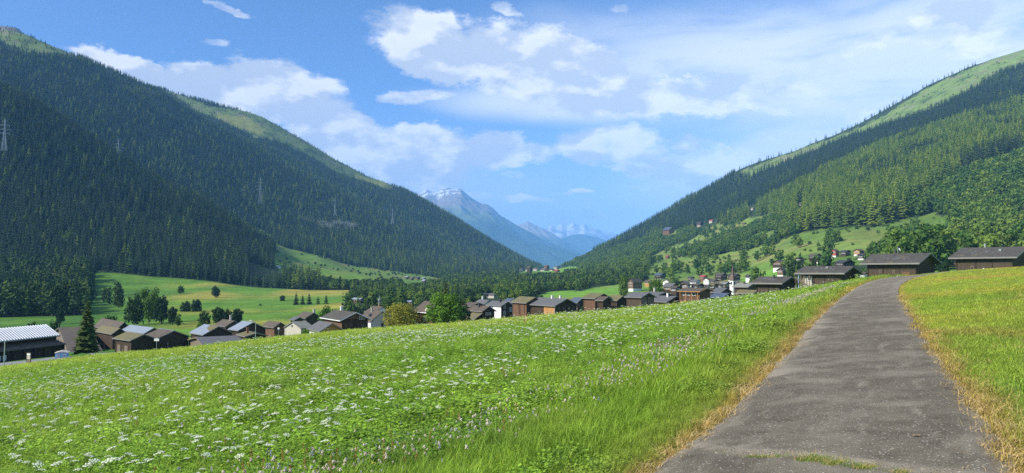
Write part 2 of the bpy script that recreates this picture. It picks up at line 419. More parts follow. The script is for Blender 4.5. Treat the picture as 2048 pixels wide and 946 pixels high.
def field_tint(x, y):
    """colour of the sward itself at a place: lush, mown, flowery, parched by the asphalt"""
    x = np.asarray(x, float).ravel(); y = np.asarray(y, float).ravel()
    L, Rr = road_off(x, y)
    lush = np.array([0.19, 0.325, 0.028]); light = np.array([0.35, 0.44, 0.055]); deep = np.array([0.075, 0.175, 0.02])
    dry = np.array([0.40, 0.265, 0.075]); mown = np.array([0.29, 0.38, 0.042]); ylw = np.array([0.42, 0.39, 0.06])
    n1 = fbm(x, y, 9, 3, 3)[:, None]; n2 = fbm(x, y, 2.2, 3, 4)[:, None]; n3 = fbm(x * 0.4, y, 20, 2, 5)[:, None]
    c = lush + (light - lush) * np.clip(0.33 + 0.5 * n1 + 0.3 * n2, 0, 1)
    far = sstep(y, 50, 95)[:, None] * sstep(-x, -30, 5)[:, None]
    c = c + (light * np.array([1.05, 1.0, 1.0]) - c) * np.clip(far * (0.78 + 0.4 * n3), 0, 1)
    c = c + (deep - c) * np.clip((n2 - 0.25) * 1.5, 0, 0.6) * (1 - far)
    r = (Rr > -0.6)[:, None]
    cr = mown + (ylw - mown) * np.clip(0.45 + 1.2 * n1 + 0.8 * n2, 0, 1)
    cr = cr + (np.array([0.18, 0.31, 0.035]) - cr) * np.clip(0.1 - 1.6 * n3 + 0.7 * n2, 0, 0.9)
    cr = cr + (dry - cr) * np.clip((n2 + n1 - 0.25) * 1.2, 0, 0.4)
    c = np.where(r & (Rr[:, None] > L[:, None]), cr, c)
    eL = (L[:, None] > -0.5) * np.clip(1 - (L[:, None] - 0.08) / (0.5 + 0.5 * n1 + 0.25 * n2), 0, 1); eL2 = (L[:, None] > -0.5) * np.clip(1 - L[:, None] / (1.6 + n1), 0, 1)
    eR = (Rr[:, None] > -0.5) * np.clip(1 - (Rr[:, None] - 0.02) / (0.40 + 0.3 * n2), 0, 1)
    c = c + (np.array([0.25, 0.26, 0.045]) - c) * eL2 * 0.75
    c = c + (dry - c) * np.maximum(eL * 0.85, eR * 0.85)
    return np.clip(c, 0.01, 1)

# ------------------------------------------------------------------ ground materials
def ground_mat():
    m, t = new_mat('meadow_soil')
    a = t.node('ShaderNodeAttribute', {'attribute_name': 'tint'}); tc = t.node('ShaderNodeTexCoord')
    n = t.noise(tc.outputs['Object'], 9.0, 5.0, 0.7); n2 = t.noise(tc.outputs['Object'], 1.1, 4.0, 0.6)
    k = t.math('MULTIPLY', t.lin(n.outputs[0], 0.3, 0.7, 0.45, 1.05), t.lin(n2.outputs[0], 0.3, 0.7, 0.8, 1.1))
    c = t.mix(1.0, a.outputs[0], t.node('ShaderNodeCombineXYZ', None, X=k, Y=k, Z=k).outputs[0], 'MULTIPLY')
    finish(t, c, 0.95, bump=n.outputs[0], bstr=0.8, bdist=0.08, spec=0.1)
    return m
def hill_mat():
    m, t = new_mat('hill_ground')
    a = t.node('ShaderNodeAttribute', {'attribute_name': 'tint'}); tc = t.node('ShaderNodeTexCoord')
    n = t.noise(tc.outputs['Object'], 0.035, 6.0, 0.62); n2 = t.noise(tc.outputs['Object'], 0.3, 4.0, 0.7)
    k = t.math('MULTIPLY', t.lin(n.outputs[0], 0.3, 0.7, 0.72, 1.22), t.lin(n2.outputs[0], 0.25, 0.75, 0.72, 1.25))
    c = t.mix(1.0, a.outputs[0], t.node('ShaderNodeCombineXYZ', None, X=k, Y=k, Z=k).outputs[0], 'MULTIPLY')
    h = t.noise(tc.outputs['Object'], 0.09, 6.0, 0.6)
    finish(t, c, 0.95, bump=h.outputs[0], bstr=0.5, bdist=3.0, spec=0.1)
    return m
M_GROUND = ground_mat(); M_HILL = hill_mat()

def grid_obj(name, X, Y, Z, mat, tint, smooth=True):
    nr_, nc = X.shape; v = np.stack([X, Y, Z], -1).reshape(-1, 3)
    i = np.arange(nr_ * nc).reshape(nr_, nc)
    f = np.stack([i[:-1, :-1], i[:-1, 1:], i[1:, 1:], i[1:, :-1]], -1).reshape(-1, 4)
    me = mesh_np(name, v, f.ravel(), np.full(len(f), 4), [mat], None, smooth)
    at_ = me.color_attributes.new('tint', 'FLOAT_COLOR', 'POINT')
    at_.data.foreach_set('color', np.concatenate([tint, np.ones((len(tint), 1))], 1).astype(np.float32).ravel())
    o = obj(name, me); o['kind'] = 'structure'
    return o

# near ground, finer close by
u = np.linspace(-1, 1, 300); gx = np.sinh(u * 3.4) / np.sinh(3.4) * 150
w_ = np.linspace(0, 1, 330); gy = -18 + (EDGE + 18) * (np.sinh((w_ - 0.2) * 3.4) + np.sinh(0.68)) / (np.sinh(0.8 * 3.4) + np.sinh(0.68))
gy[-1] = EDGE
nX, nY = np.meshgrid(gx, gy)
nZ = near_z(nX, nY)
L_, R_ = road_off(nX, nY); dr = np.minimum(np.maximum(L_, R_), 5).reshape(nX.shape)
nZ = nZ + fbm(nX, nY, 6, 3, 8) * 0.07 * sstep(dr, 0.2, 2.5) - 0.035 * (dr < 0.25)
# the far rim joins the outer sheet
nZ[-1] = far_z(nX[-1], np.full(nX.shape[1], EDGE))
grid_obj('ground', nX, nY, nZ, M_GROUND, field_tint(nX, nY))

# asphalt strip
def asphalt():
    m, t = new_mat('asphalt')
    tc = t.node('ShaderNodeTexCoord'); o = tc.outputs['Object']
    a = t.node('ShaderNodeAttribute', {'attribute_name': 'tint'})   # x: metres across from the middle, y: metres along
    sp = t.node('ShaderNodeSeparateXYZ', None, Vector=a.outputs[1] if False else a.outputs['Vector'])
    v = t.node('ShaderNodeTexVoronoi', None, Vector=o, Scale=46.0); v2 = t.node('ShaderNodeTexVoronoi', None, Vector=o, Scale=24.0)
    chip = t.math('MULTIPLY', t.ss(v.outputs['Distance'], 0.22, 0.40, 1, 0), t.ss(t.node('ShaderNodeSeparateColor', None, Color=v.outputs['Color']).outputs[0], 0.38, 0.48))
    chip2 = t.math('MULTIPLY', t.ss(v2.outputs['Distance'], 0.15, 0.30, 1, 0), t.ss(t.node('ShaderNodeSeparateColor', None, Color=v2.outputs['Color']).outputs[1], 0.55, 0.62))
    big = t.noise(o, 0.55, 5.0, 0.6).outputs[0]; mid = t.noise(o, 2.6, 5.0, 0.65).outputs[0]
    strk = t.noise(t.vmath('MULTIPLY', a.outputs['Vector'], (1.9, 0.42, 1)), 1.5, 6.0, 0.66).outputs[0]
    base = t.mix(t.lin(mid, 0.3, 0.7), (0.098, 0.083, 0.058), (0.172, 0.148, 0.106))
    worn = t.math('MULTIPLY', t.ss(big, 0.47, 0.68), 0.65)
    # polished tracks and pale dusty margins
    side = t.math('ABSOLUTE', sp.outputs[0])
    rim = t.math('MULTIPLY', t.ss(side, 0.95, 1.5), t.ss(strk, 0.40, 0.60))
    dist = t.ss(sp.outputs[1], 10.0, 50.0, 0.0, 0.30)
    worn = t.math('MAXIMUM', t.math('MAXIMUM', worn, t.math('MULTIPLY', rim, 0.8)), t.math('MULTIPLY', t.ss(strk, 0.52, 0.66), 0.55))
    worn = t.math('ADD', t.math('ADD', worn, dist, True), sp.outputs[2], True)
    c = t.mix(worn, base, (0.29, 0.25, 0.185))
    stone = t.mix(t.node('ShaderNodeSeparateColor', None, Color=v.outputs['Color']).outputs[2], (0.42, 0.38, 0.30), (0.20, 0.185, 0.16))
    c = t.mix(t.math('MULTIPLY', chip, 0.85), c, stone)
    c = t.mix(t.math('MULTIPLY', chip2, 0.85), c, (0.50, 0.46, 0.37))
    h = t.math('ADD', t.math('MULTIPLY', t.ss(v.outputs['Distance'], 0.0, 0.5, 1, 0), 1.0), t.math('MULTIPLY', mid, 0.7))
    finish(t, c, 0.82, bump=h, bstr=0.9, bdist=0.008, spec=0.04)
    return m
M_ASPH = asphalt()
CR_PX = [(1385, 897), (1420, 908), (1470, 917), (1530, 920), (1580, 922), (1640, 928), (1700, 937), (1760, 945), (1850, 956), (1960, 966), (2060, 975)]
crack = np.array([on_ground(a, b, 2.5, 60) for a, b in CR_PX])
def build_road():
    K = 23; t = np.linspace(0, 1, K); along = np.concatenate([[0], np.cumsum(np.linalg.norm(np.diff(cl, axis=0), axis=1))])
    # resample finely along
    q = np.concatenate([np.arange(0, 40, 0.12), np.arange(40, along[-1], 0.7)])
    cx = np.interp(q, along, cl[:, 0]); cy = np.interp(q, along, cl[:, 1]); ol = np.interp(q, along, offL); orr = np.interp(q, along, offR)
    nx = np.interp(q, along, nr[:, 0]); ny = np.interp(q, along, nr[:, 1])
    jl = vnoise(q * 2.3, q * 0 + 3.1) * 0.035 + vnoise(q * 0.7, q * 0 + 8) * 0.04; jr = vnoise(q * 2.1, q * 0 + 5.7) * 0.025 + vnoise(q * 0.6, q * 0 + 1) * 0.03
    ol = ol + jl; orr = orr + jr
    off = ol[:, None] * (1 - t) + orr[:, None] * t
    X = cx[:, None] + nx[:, None] * off; Y = cy[:, None] + ny[:, None] * off
    Z = ground(X, Y) + 0.035 * np.clip(np.minimum(t, 1 - t) * 12, 0, 1)[None, :] * 1.0 + 0.004 + fbm(X, Y, 1.7, 2, 6) * 0.012
    # heaved edge either side of the crack
    cxy = np.interp(X, crack[:, 0], crack[:, 1])
    d = Y - cxy
    Z = Z - 0.055 * np.exp(-(d / 0.045) ** 2) + 0.02 * np.exp(-((d - 0.12) / 0.12) ** 2)
    d2 = d - 0.02; dusty = np.where(d2 > 0, np.exp(-(d2 / 0.34) ** 2), np.exp(-(d2 / 0.05) ** 2)) * (0.55 + 0.5 * fbm(X, Y, 0.5, 3, 9))
    dusty = dusty + np.clip(0.9 * sstep(-off, 0.75, 1.25) * ((Y > 12.5) & (Y < 27)) * (0.5 + 1.1 * fbm(X, Y, 0.8, 3, 10)), 0, 0.9); jy = on_ground(1720, 646, 5, 60)[1]; dusty = dusty + 0.8 * np.exp(-((Y - jy - 0.10 * off) / 0.06) ** 2)
    ti = np.stack([off, np.repeat(Y[:, :1] * 0 + 0, K, 1) + q[:, None] - 20.0, dusty], -1).reshape(-1, 3)
    return grid_obj('road', X, Y, Z, M_ASPH, ti)
build_road()

# outer sheet: village ground, valley floor and both mountain sides
P = dict(
 field=[(150, 545), (700, 572), (700, 640), (400, 720), (-500, 760), (-500, 600), (100, 640), (165, 560)],
 terrace=[(500, 455), (530, 462), (562, 492), (625, 508), (700, 530), (800, 544), (880, 556), (905, 568), (800, 572), (700, 574), (640, 566), (575, 556), (545, 530), (548, 490)],
 alp_l=[(330, 178), (430, 215), (515, 222), (590, 262), (640, 292), (725, 342), (790, 372), (770, 372), (690, 352), (640, 325), (570, 285), (510, 275), (450, 245), (390, 222)],
 alp_top=[(-600, -200), (0, 20), (50, 66), (130, 78), (184, 108), (150, 112), (95, 104), (60, 108), (0, 82), (-600, 0)],
 lawn_l=[(430, 226), (500, 238), (540, 262), (520, 268), (470, 252), (430, 236)],
 bare_l=[(690, 346), (760, 362), (790, 378), (770, 376), (720, 358)],
 alp_r=[(1690, 270), (1760, 235), (1850, 178), (1960, 128), (2060, 90), (2700, -100), (2700, 60), (2060, 128), (2000, 146), (1960, 168), (1890, 208), (1850, 226), (1780, 246), (1720, 268)],
 alp_r2=[(1480, 345), (1560, 312), (1690, 266), (1700, 272), (1640, 296), (1560, 330), (1500, 352)],
 strip1=[(1345, 492), (1430, 462), (1500, 436), (1540, 428), (1548, 440), (1500, 458), (1440, 482), (1400, 500), (1350, 512), (1300, 530), (1296, 516)],
 strip2=[(1290, 545), (1330, 512), (1420, 512), (1560, 488), (1700, 466), (1760, 480), (1740, 510), (1600, 540), (1480, 556), (1400, 572), (1300, 580)],
 strip3=[(1560, 478), (1620, 462), (1700, 452), (1780, 458), (1860, 446), (1900, 440), (1900, 475), (1860, 500), (1760, 500), (1700, 478), (1600, 500), (1560, 500)],
 lawn_v=[(1460, 560), (1500, 536), (1560, 524), (1580, 545), (1560, 575), (1480, 580)],
 lawn_c=[(1060, 610), (1100, 590), (1160, 582), (1220, 572), (1300, 560), (1330, 590), (1200, 620), (1080, 625)],
 clr1=[(1395, 462), (1440, 448), (1450, 455), (1400, 470)], clr2=[(1320, 468), (1380, 452), (1385, 462), (1330, 474)],
 glade=[(283, 448), (345, 462), (350, 470), (300, 458)],
 lawn_m=[(1050, 598), (1090, 586), (1150, 580), (1160, 588), (1100, 602)], lawn_f=[(1040, 542), (1150, 532), (1180, 545), (1090, 556), (1030, 560)],
 right_bank=[(1500, 590), (1560, 560), (1700, 540), (2700, 470), (2700, 640), (1500, 640)],
 village=[(690, 640), (1080, 600), (1240, 590), (1300, 560), (1480, 560), (1530, 600), (1500, 660), (690, 700)],
)
fpx, fpy = _gpx.ravel(), _gpy.ravel(); fD = GY.ravel()
_pn = fbm(GX, GY, 25, 2, 12).ravel(); jx = fpx + _pn * 5; jy = fpy + fbm(GX, GY, 18, 2, 13).ravel() * 3
def region(px, py, D):
    """name of the ground cover at places of the outer sheet, as an int"""
    r = np.zeros(px.shape, int)                                       # 0 forest
    r[(D < 870) & (px + 0.35 * (py - 600) < 700)] = 1                                     # valley field
    r[in_poly(px, py, P['terrace']) & (D > 850)] = 2
    for k in ('alp_l', 'alp_top', 'alp_r2'): r[in_poly(px, py, P[k]) & (D > 1900)] = 3
    r[in_poly(px, py, P['alp_r']) & (D > 1400)] = 4
    for k in ('lawn_l', 'bare_l'): r[in_poly(px, py, P[k]) & (D > 2900)] = 5
    for k in ('strip1', 'strip2', 'strip3', 'clr1', 'clr2'): r[in_poly(px, py, P[k]) & (D > 300) & (D < 2300)] = 6
    for k in ('lawn_v', 'lawn_c', 'lawn_m', 'lawn_f'): r[in_poly(px, py, P[k])] = 7
    r[in_poly(px, py, P['glade'])] = 5
    r[(D < 320) & (px > 680)] = 7; r[(D < 300) & (px <= 680)] = 1
    r[in_poly(px, py, P['village']) & (D < 620)] = 8
    r[(px < 175) & (D > 500) & (D < 870)] = 0
    # small clearings among the leafy wood of the sunny side
    X_ = (px - 1024) / F * D
    cn = fbm(X_, D * 1.0, 42, 3, 91)
    lowr = (px > 1290) & (D < 1300) & (py > np.interp(px, [1300, 1420, 1560, 1700, 1840, 2048], [478, 456, 462, 470, 430, 385]))
    r[(r == 0) & lowr & (cn > np.where(px > 1830, 0.12, -0.02))] = 6
    return r
reg = region(jx, jy, fD)
TINT = np.array([(0.035, 0.055, 0.022), (0.125, 0.245, 0.03), (0.14, 0.245, 0.032), (0.15, 0.215, 0.055), (0.17, 0.25, 0.06), (0.25, 0.27, 0.07), (0.19, 0.27, 0.05), (0.16, 0.32, 0.035), (0.16, 0.20, 0.055)])
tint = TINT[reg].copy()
fxn = GX.ravel(); 
b1 = fbm(GX, GY * 0.35 + GX * 0.2, 70, 3, 21).ravel()[:, None]; b2 = fbm(GX, GY, 28, 3, 22).ravel()[:, None]
yel = np.array([0.36, 0.32, 0.06]); deepg = np.array([0.05, 0.13, 0.02]); brn = np.array([0.27, 0.20, 0.085])
f1 = (reg == 1)[:, None]
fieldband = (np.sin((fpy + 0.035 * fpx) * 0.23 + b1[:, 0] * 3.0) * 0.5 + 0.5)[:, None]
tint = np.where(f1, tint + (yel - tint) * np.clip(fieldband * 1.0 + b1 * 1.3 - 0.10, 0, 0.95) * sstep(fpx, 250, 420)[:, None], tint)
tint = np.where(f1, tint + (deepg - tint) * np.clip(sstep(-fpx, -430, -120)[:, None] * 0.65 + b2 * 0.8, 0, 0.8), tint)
for k, a in ((2, 0.8), (6, 0.8), (7, 0.45), (8, 0.9)):
    kk = (reg == k)[:, None]
    tint = np.where(kk, tint + (brn - tint) * np.clip(b2 * 1.4 + 0.10, 0, 0.8) * a, tint)
    tint = np.where(kk, tint + (np.array([0.10, 0.19, 0.03]) - tint) * np.clip(-b1 * 2.6 + 0.25, 0, 1) * 0.8, tint)
for k in (3, 4):
    kk = (reg == k)[:, None]
    tint = np.where(kk, tint + (np.array([0.22, 0.20, 0.13]) - tint) * np.clip(b2 * 1.6 - 0.1, 0, 0.8), tint)
    tint = np.where(kk, tint + (np.array([0.05, 0.08, 0.03]) - tint) * np.clip(-b2 * 2.2 - 0.35, 0, 0.9), tint)
pk = (in_poly(fpx, fpy, [(-600, -200), (0, 20), (45, 66), (20, 62), (0, 60), (-600, -20)]) & (fD > 1900))[:, None]
tint = np.where(pk, np.array([0.17, 0.145, 0.11]), tint)
HX, HY, HZ = GX, GY, LZ
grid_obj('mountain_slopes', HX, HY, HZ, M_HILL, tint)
# wide skirt so that the land goes on behind the camera and to both sides
def skirt():
    m = MB()
    x0, x1 = 150, 9000
    zl = float(near_z(-150, 0)); zr = float(near_z(150, 0))
    me_pts = []
    S = MB()
    ys = [-3000, -18]
    S.face([(-150, -3000, zl - 60), (150, -3000, zr - 60), (150, -18, float(near_z(150, -18)) - 0.4), (-150, -18, float(near_z(-150, -18)) - 0.4)])
    S.face([(-3000, -3000, zl + 500), (-150, -3000, zl - 60), (-150, 110, float(near_z(-150, 110)) - 4), (-3000, 110, zl + 500)])
    S.face([(150, -3000, zr - 60), (3500, -3000, zr + 900), (3500, 110, zr + 900), (150, 110, float(near_z(150, 110)) - 4)])
    o = S.build('outlying_ground', M_HILL); o['kind'] = 'structure'
    a = o.data.color_attributes.new('tint', 'FLOAT_COLOR', 'POINT')
    for d in a.data: d.color = (0.10, 0.17, 0.04, 1)
skirt()

# ------------------------------------------------------------------ plants: foliage meshes, one unit tall
M_BARK = (lambda mt: (finish(mt[1], mt[1].mix(mt[1].noise(mt[1].node('ShaderNodeTexCoord').outputs['Object'], 8.0, 3.0).outputs[0], (0.09, 0.065, 0.045), (0.20, 0.16, 0.12)), 0.9), mt[0])[1])(new_mat('bark'))
M_SPRUCE = leaf_mat('spruce_needles', (0.011, 0.030, 0.014), (0.048, 0.088, 0.036), 2.0, tfac=0.12, odd=0.12)
M_LARCH = leaf_mat('larch_needles', (0.055, 0.115, 0.018), (0.215, 0.300, 0.048), 2.0, tfac=0.25)
M_LEAF = leaf_mat('broad_leaves', (0.050, 0.120, 0.022), (0.190, 0.290, 0.052), 1.4, tfac=0.25)
M_LEAFD = leaf_mat('dark_broad_leaves', (0.020, 0.050, 0.018), (0.070, 0.120, 0.034), 1.4, tfac=0.2)
M_MAPLE = leaf_mat('maple_leaves', (0.06, 0.15, 0.016), (0.19, 0.34, 0.035), 2.0, tfac=0.25)
M_YELLOW = leaf_mat('yellowing_leaves', (0.13, 0.17, 0.022), (0.36, 0.35, 0.048), 2.0, tfac=0.25)
M_DEAD = leaf_mat('dead_twigs', (0.12, 0.10, 0.08), (0.24, 0.20, 0.16), 2.0, tfac=0.1)

def trunk_mesh(name, r0, h, n=6, lean=0.0, fork=False):
    b = MB(); b.bar((0, 0, -0.03), (lean * 0.5, 0, h * 0.5), r0, n, r0 * 0.7); b.bar((lean * 0.5, 0, h * 0.5), (lean, 0, h), r0 * 0.7, n, r0 * 0.15)
    if fork:
        for k in range(6):
            an = k * 1.1; z = h * (0.35 + 0.08 * k)
            b.bar((lean * 0.4, 0, z), (lean * 0.4 + math.cos(an) * 0.22, math.sin(an) * 0.22, z + 0.16), r0 * 0.42, 5, r0 * 0.1)
    return b.mesh(name, [M_BARK])
def conifer_crown(name, mat, seed, tiers=13, per=8, rad=0.17, base=0.10, droop=0.35, power=0.85, ragged=0.3, sub=1, top=1.0):
    r = random.Random(seed); V = []; Fc = []
    for k in range(tiers):
        t = (k + r.uniform(-0.25, 0.25)) / (tiers - 1); t = min(max(t, 0), 1)
        h = base + (top - base) * t; rr = rad * ((1 - t) ** power) * (0.92 if t < 0.12 else 1.0) + 0.012
        n = max(4, int(per * (1 - 0.45 * t))); a0 = r.uniform(0, 6.28)
        for j in range(n):
            an = a0 + 2 * math.pi * j / n + r.uniform(-0.25, 0.25); L = rr * r.uniform(1 - ragged, 1 + ragged * 0.5)
            dz = -L * droop * r.uniform(0.6, 1.3); w = L * r.uniform(0.30, 0.46)
            c, s_ = math.cos(an), math.sin(an)
            for q in range(sub):
                f0 = q / sub * 0.55; hh = h + r.uniform(-0.008, 0.008)
                p0 = (c * L * f0, s_ * L * f0, hh + 0.012 + dz * f0 * 0.6)
                mx, my, mz = c * L * (f0 + 0.5 * (1 - f0)), s_ * L * (f0 + 0.5 * (1 - f0)), hh + dz * 0.35
                ww = w * (1 - 0.4 * f0)
                b = len(V)
                V += [p0, (mx - s_ * ww, my + c * ww, mz - 0.022), (c * L * (1 - 0.12 * q), s_ * L * (1 - 0.12 * q), hh + dz), (mx + s_ * ww, my - c * ww, mz - 0.022), (mx, my, mz + 0.015)]
                Fc += [(b, b + 1, b + 4), (b + 1, b + 2, b + 4), (b + 2, b + 3, b + 4), (b + 3, b, b + 4)]
    b = len(V); V += [(0.006, 0, 0.94), (-0.004, 0.006, 0.94), (-0.004, -0.006, 0.94), (0, 0, 1.02)]; Fc += [(b, b + 1, b + 3), (b + 1, b + 2, b + 3), (b + 2, b, b + 3)]
    return mesh_np(name, V, [i for f in Fc for i in f], [3] * len(Fc), [mat])
def leafy_crown(name, mat, seed, lobes, n, size, spread=1.0):
    """leaf clumps through several lobes; lobes = (x, y, z, rx, ry, rz)"""
    r = np.random.default_rng(seed); L = np.array(lobes, float)
    vol = L[:, 3] * L[:, 4] * L[:, 5]; ids = r.choice(len(L), n, p=vol ** 0.8 / (vol ** 0.8).sum())
    d = r.normal(size=(n, 3)); d /= np.linalg.norm(d, axis=1)[:, None]
    rad = r.random(n) ** 0.33 * (0.80 + 0.25 * r.random(n))
    # clumped: pull towards random sub-centres on the lobe surface
    c = L[ids, :3] + d * L[ids, 3:] * rad[:, None]
    c += r.normal(size=(n, 3)) * 0.012
    nn = d * 0.9 + r.normal(size=(n, 3)) * 0.6; nn[:, 2] += 0.35; nn /= np.linalg.norm(nn, axis=1)[:, None]
    t = np.cross(nn, r.normal(size=(n, 3))); t /= np.linalg.norm(t, axis=1)[:, None] + 1e-9; bt = np.cross(nn, t)
    s = size * (0.6 + 0.8 * r.random(n))[:, None]
    k5 = []
    V = np.stack([c - t * s, c - bt * s * 0.7 + nn * s * 0.15, c + t * s, c + bt * s * 0.7 + nn * s * 0.15], 1).reshape(-1, 3)
    F_ = (np.arange(n)[:, None] * 4 + np.array([0, 1, 2, 3])).ravel()
    return mesh_np(name, V, F_, [4] * n, [mat])
def round_lobes(seed, n, w, zb, zt):
    r = random.Random(seed); out = [(0, 0, zb + (zt - zb) * 0.46, w * 0.66, w * 0.66, (zt - zb) * 0.45)]
    for k in range(n):
        an = k * 2.4 + r.uniform(-0.3, 0.3); t = (k + r.random()) / n; z = zb + (zt - zb) * (0.14 + 0.76 * t); q = w * 0.78 * math.sqrt(max(1 - (abs(t - 0.38) / 0.68) ** 2, 0.05)) * r.uniform(0.72, 1.0)
        s = w * r.uniform(0.28, 0.42); out.append((math.cos(an) * q, math.sin(an) * q, z, s, s, s * 0.85))
    return out

TREES = {}
def species(key, crowns, trunk): TREES[key] = (crowns, trunk)
species('spruce', [conifer_crown('spruce_crown', M_SPRUCE, s, 12, 8, r_, 0.07, 0.45, 0.82, 0.35) for s, r_ in ((1, 0.15), (2, 0.175), (3, 0.13), (4, 0.16))], trunk_mesh('spruce_trunk', 0.013, 0.9, 5))
species('larch', [conifer_crown('larch_crown', M_LARCH, s, 19, 6, r_, 0.12, 0.12, 0.66, 0.75) for s, r_ in ((11, 0.19), (12, 0.165), (13, 0.205), (14, 0.15))], trunk_mesh('larch_trunk', 0.012, 0.9, 5))
species('broadleaf', [leafy_crown('broadleaf_crown', M_LEAF, s, round_lobes(s, 9, w_, 0.12, 0.97), 420, 0.055) for s, w_ in ((21, 0.40), (22, 0.33), (23, 0.46))], trunk_mesh('broadleaf_trunk', 0.022, 0.75, 5, 0.04, True))
species('dark_broadleaf', [leafy_crown('broadleaf_crown', M_LEAFD, s, round_lobes(s, 9, w_, 0.08, 0.97), 420, 0.055) for s, w_ in ((31, 0.42), (32, 0.36))], trunk_mesh('broadleaf_trunk', 0.022, 0.75, 5, -0.04, True))
species('bush', [leafy_crown('bush_foliage', M_LEAFD, s, round_lobes(s, 7, 0.62, 0.0, 0.95), 320, 0.085) for s in (41, 42)], trunk_mesh('bush_stem', 0.03, 0.6, 4, 0.05))
species('green_bush', [leafy_crown('bush_foliage', M_LEAF, s, round_lobes(s, 7, 0.62, 0.0, 0.95), 320, 0.085) for s in (43, 44)], trunk_mesh('bush_stem', 0.03, 0.6, 4, 0.05))
species('snag', [conifer_crown('dead_crown', M_DEAD, 51, 9, 5, 0.10, 0.2, 0.2, 0.6, 0.5)], trunk_mesh('dead_trunk', 0.014, 1.0, 5))

# ------------------------------------------------------------------ where the woods stand
def cover_at(x, y):
    px, py = proj(x, y, ground(x, y))
    n = fbm(x, y, 25, 2, 12); jpx = px + n * 5; jpy = py + fbm(x, y, 18, 2, 13) * 3
    return px, py, region(jpx, jpy, y)
def line(px, pts):
    p = np.array(pts, float); return np.interp(px, p[:, 0], p[:, 1])
def candidates(x0, x1, y0, y1, step, seed):
    r = np.random.default_rng(seed)
    ys = np.arange(y0, y1, step); out = []
    for yy in ys:
        xs = np.arange(x0 * yy, x1 * yy, step); out.append(np.stack([xs, np.full(len(xs), yy)], 1))
    p = np.vstack(out); p += (r.random(p.shape) - 0.5) * step * 0.95
    return p, r
woods = []     # x, y, species, height
def plant(p, sp, h): 
    for (a, b), s, hh in zip(p, sp, h): woods.append((a, b, s, hh))
def scatter_zone(y0, y1, step, seed, lim=(-0.78, 0.78)):
    p, r = candidates(lim[0], lim[1], y0, y1, step, seed)
    x, y = p[:, 0], p[:, 1]; px, py, rg = cover_at(x, y); n = len(x); u = r.random(n); u2 = r.random(n)
    left = px < 1070
    cloud_shade_line = line(px, [(1070, 560), (1180, 520), (1300, 474), (1420, 450), (1560, 402), (1760, 305), (1900, 262), (2048, 212), (2300, 120)])  # above the first line dark spruce stands in for a cloud shadow
    leaf_line = line(px, [(1070, 540), (1300, 476), (1420, 452), (1560, 440), (1600, 468), (1720, 462), (1800, 452), (1840, 410), (1900, 372), (1960, 345), (2048, 318), (2300, 290)])
    sp = np.full(n, 'spruce', dtype=object); keep = rg == 0
    h = 16 + 10 * u
    # left side: mostly spruce, some lighter larch; near spur nearly all dark spruce in place of its cloud shadow
    nz = fbm(x, y, 120, 3, 31)
    sp[left & (u2 < np.where(y < 1560, 0.05, 0.16) + np.where(y < 1560, 0.15, 0.5) * np.clip(nz, 0, 1))] = 'larch'
    low = left & (y > 870) & (py > 510) & (px > 560); sp[low & (u2 < 0.30)] = 'larch'
    # sparse toward the tree line
    crest = left & (y > 2000) & (px < 800) & (py < line(px, [(0, 100), (170, 120), (336, 235), (430, 262), (545, 300), (640, 345), (750, 385), (800, 395)]))
    keep &= ~(crest & (u < 0.45)); h = np.where(crest, h * 0.72, h)
    # right side
    rt = ~left
    larch = rt & (py > cloud_shade_line) & (py <= leaf_line)
    sp[larch] = 'larch'; nz2 = fbm(x, y, 55, 3, 33); sp[larch & (nz2 > 0.22) & (px > 1700)] = 'spruce'
    sp[rt & (py <= cloud_shade_line) & (nz > 0.30) & (u2 < 0.4)] = 'larch'
    bl = rt & (py > leaf_line); sp[bl] = 'broadleaf'; sp[bl & (u2 < 0.22)] = 'larch'; sp[bl & (nz2 > 0.3) & (px < 1330)] = 'larch'
    h = np.where(bl, 9 + 7 * u, h); h = np.where(bl & (px > 1780), 13 + 9 * u, h); h = np.where(larch, 22 + 9 * u, h); h = np.where(larch & (px > 1540), 26 + 9 * u, h)
    up = rt & (py < line(px, [(1400, 395), (1480, 352), (1700, 292), (1850, 250), (2048, 150)])); h = np.where(up, h * 0.72, h)
    # the valley bottom
    vb = (y < 1750) & (px > 640) & (px < 1340) & (py > 545); sp[vb & (rg == 0)] = 'broadleaf'; sp[vb & (u2 < 0.35)] = 'dark_broadleaf'; sp[vb & (u2 > 0.78)] = 'larch'; sp[vb & (u2 > 0.93)] = 'spruce'
    h = np.where(vb, np.where(y < 870, 6.5 + 4 * u, 8 + 5 * u), h); h = np.where(vb & ((sp == 'larch') | (sp == 'spruce')), 9 + 6 * u, h)
    # near wood at the left edge: tall larches and broadleaved trees
    nl = (px < 175) & (y < 870); sp[nl] = 'larch'; sp[nl & (u2 < 0.5)] = 'dark_broadleaf'; h = np.where(nl, 16 + 8 * u, h)
    # scrub and single trees on open ground
    dens = np.zeros(n); dens[rg == 2] = 0.035; dens[rg == 6] = np.where(px[rg == 6] < 1330, 0.12, 0.25); dens[rg == 5] = 0.01; dens[rg == 4] = 0.05; dens[rg == 3] = 0.16; dens[rg == 7] = 0.006; dens[rg == 8] = 0.05
    dens = dens * (step / 10.0) ** 2 * (1 + 1.6 * np.clip(fbm(x, y, 35, 2, 35) * 2, -0.6, 1))
    op = (rg > 0) & (u < dens) & (y > 250)
    sp[op] = 'bush'; sp[op & (rg == 6) & (u2 < 0.5)] = 'green_bush'; sp[op & (rg == 6) & (u2 > 0.66)] = 'broadleaf'; sp[op & (rg == 6) & (u2 > 0.95)] = 'larch'; sp[op & (rg == 3)] = 'spruce'
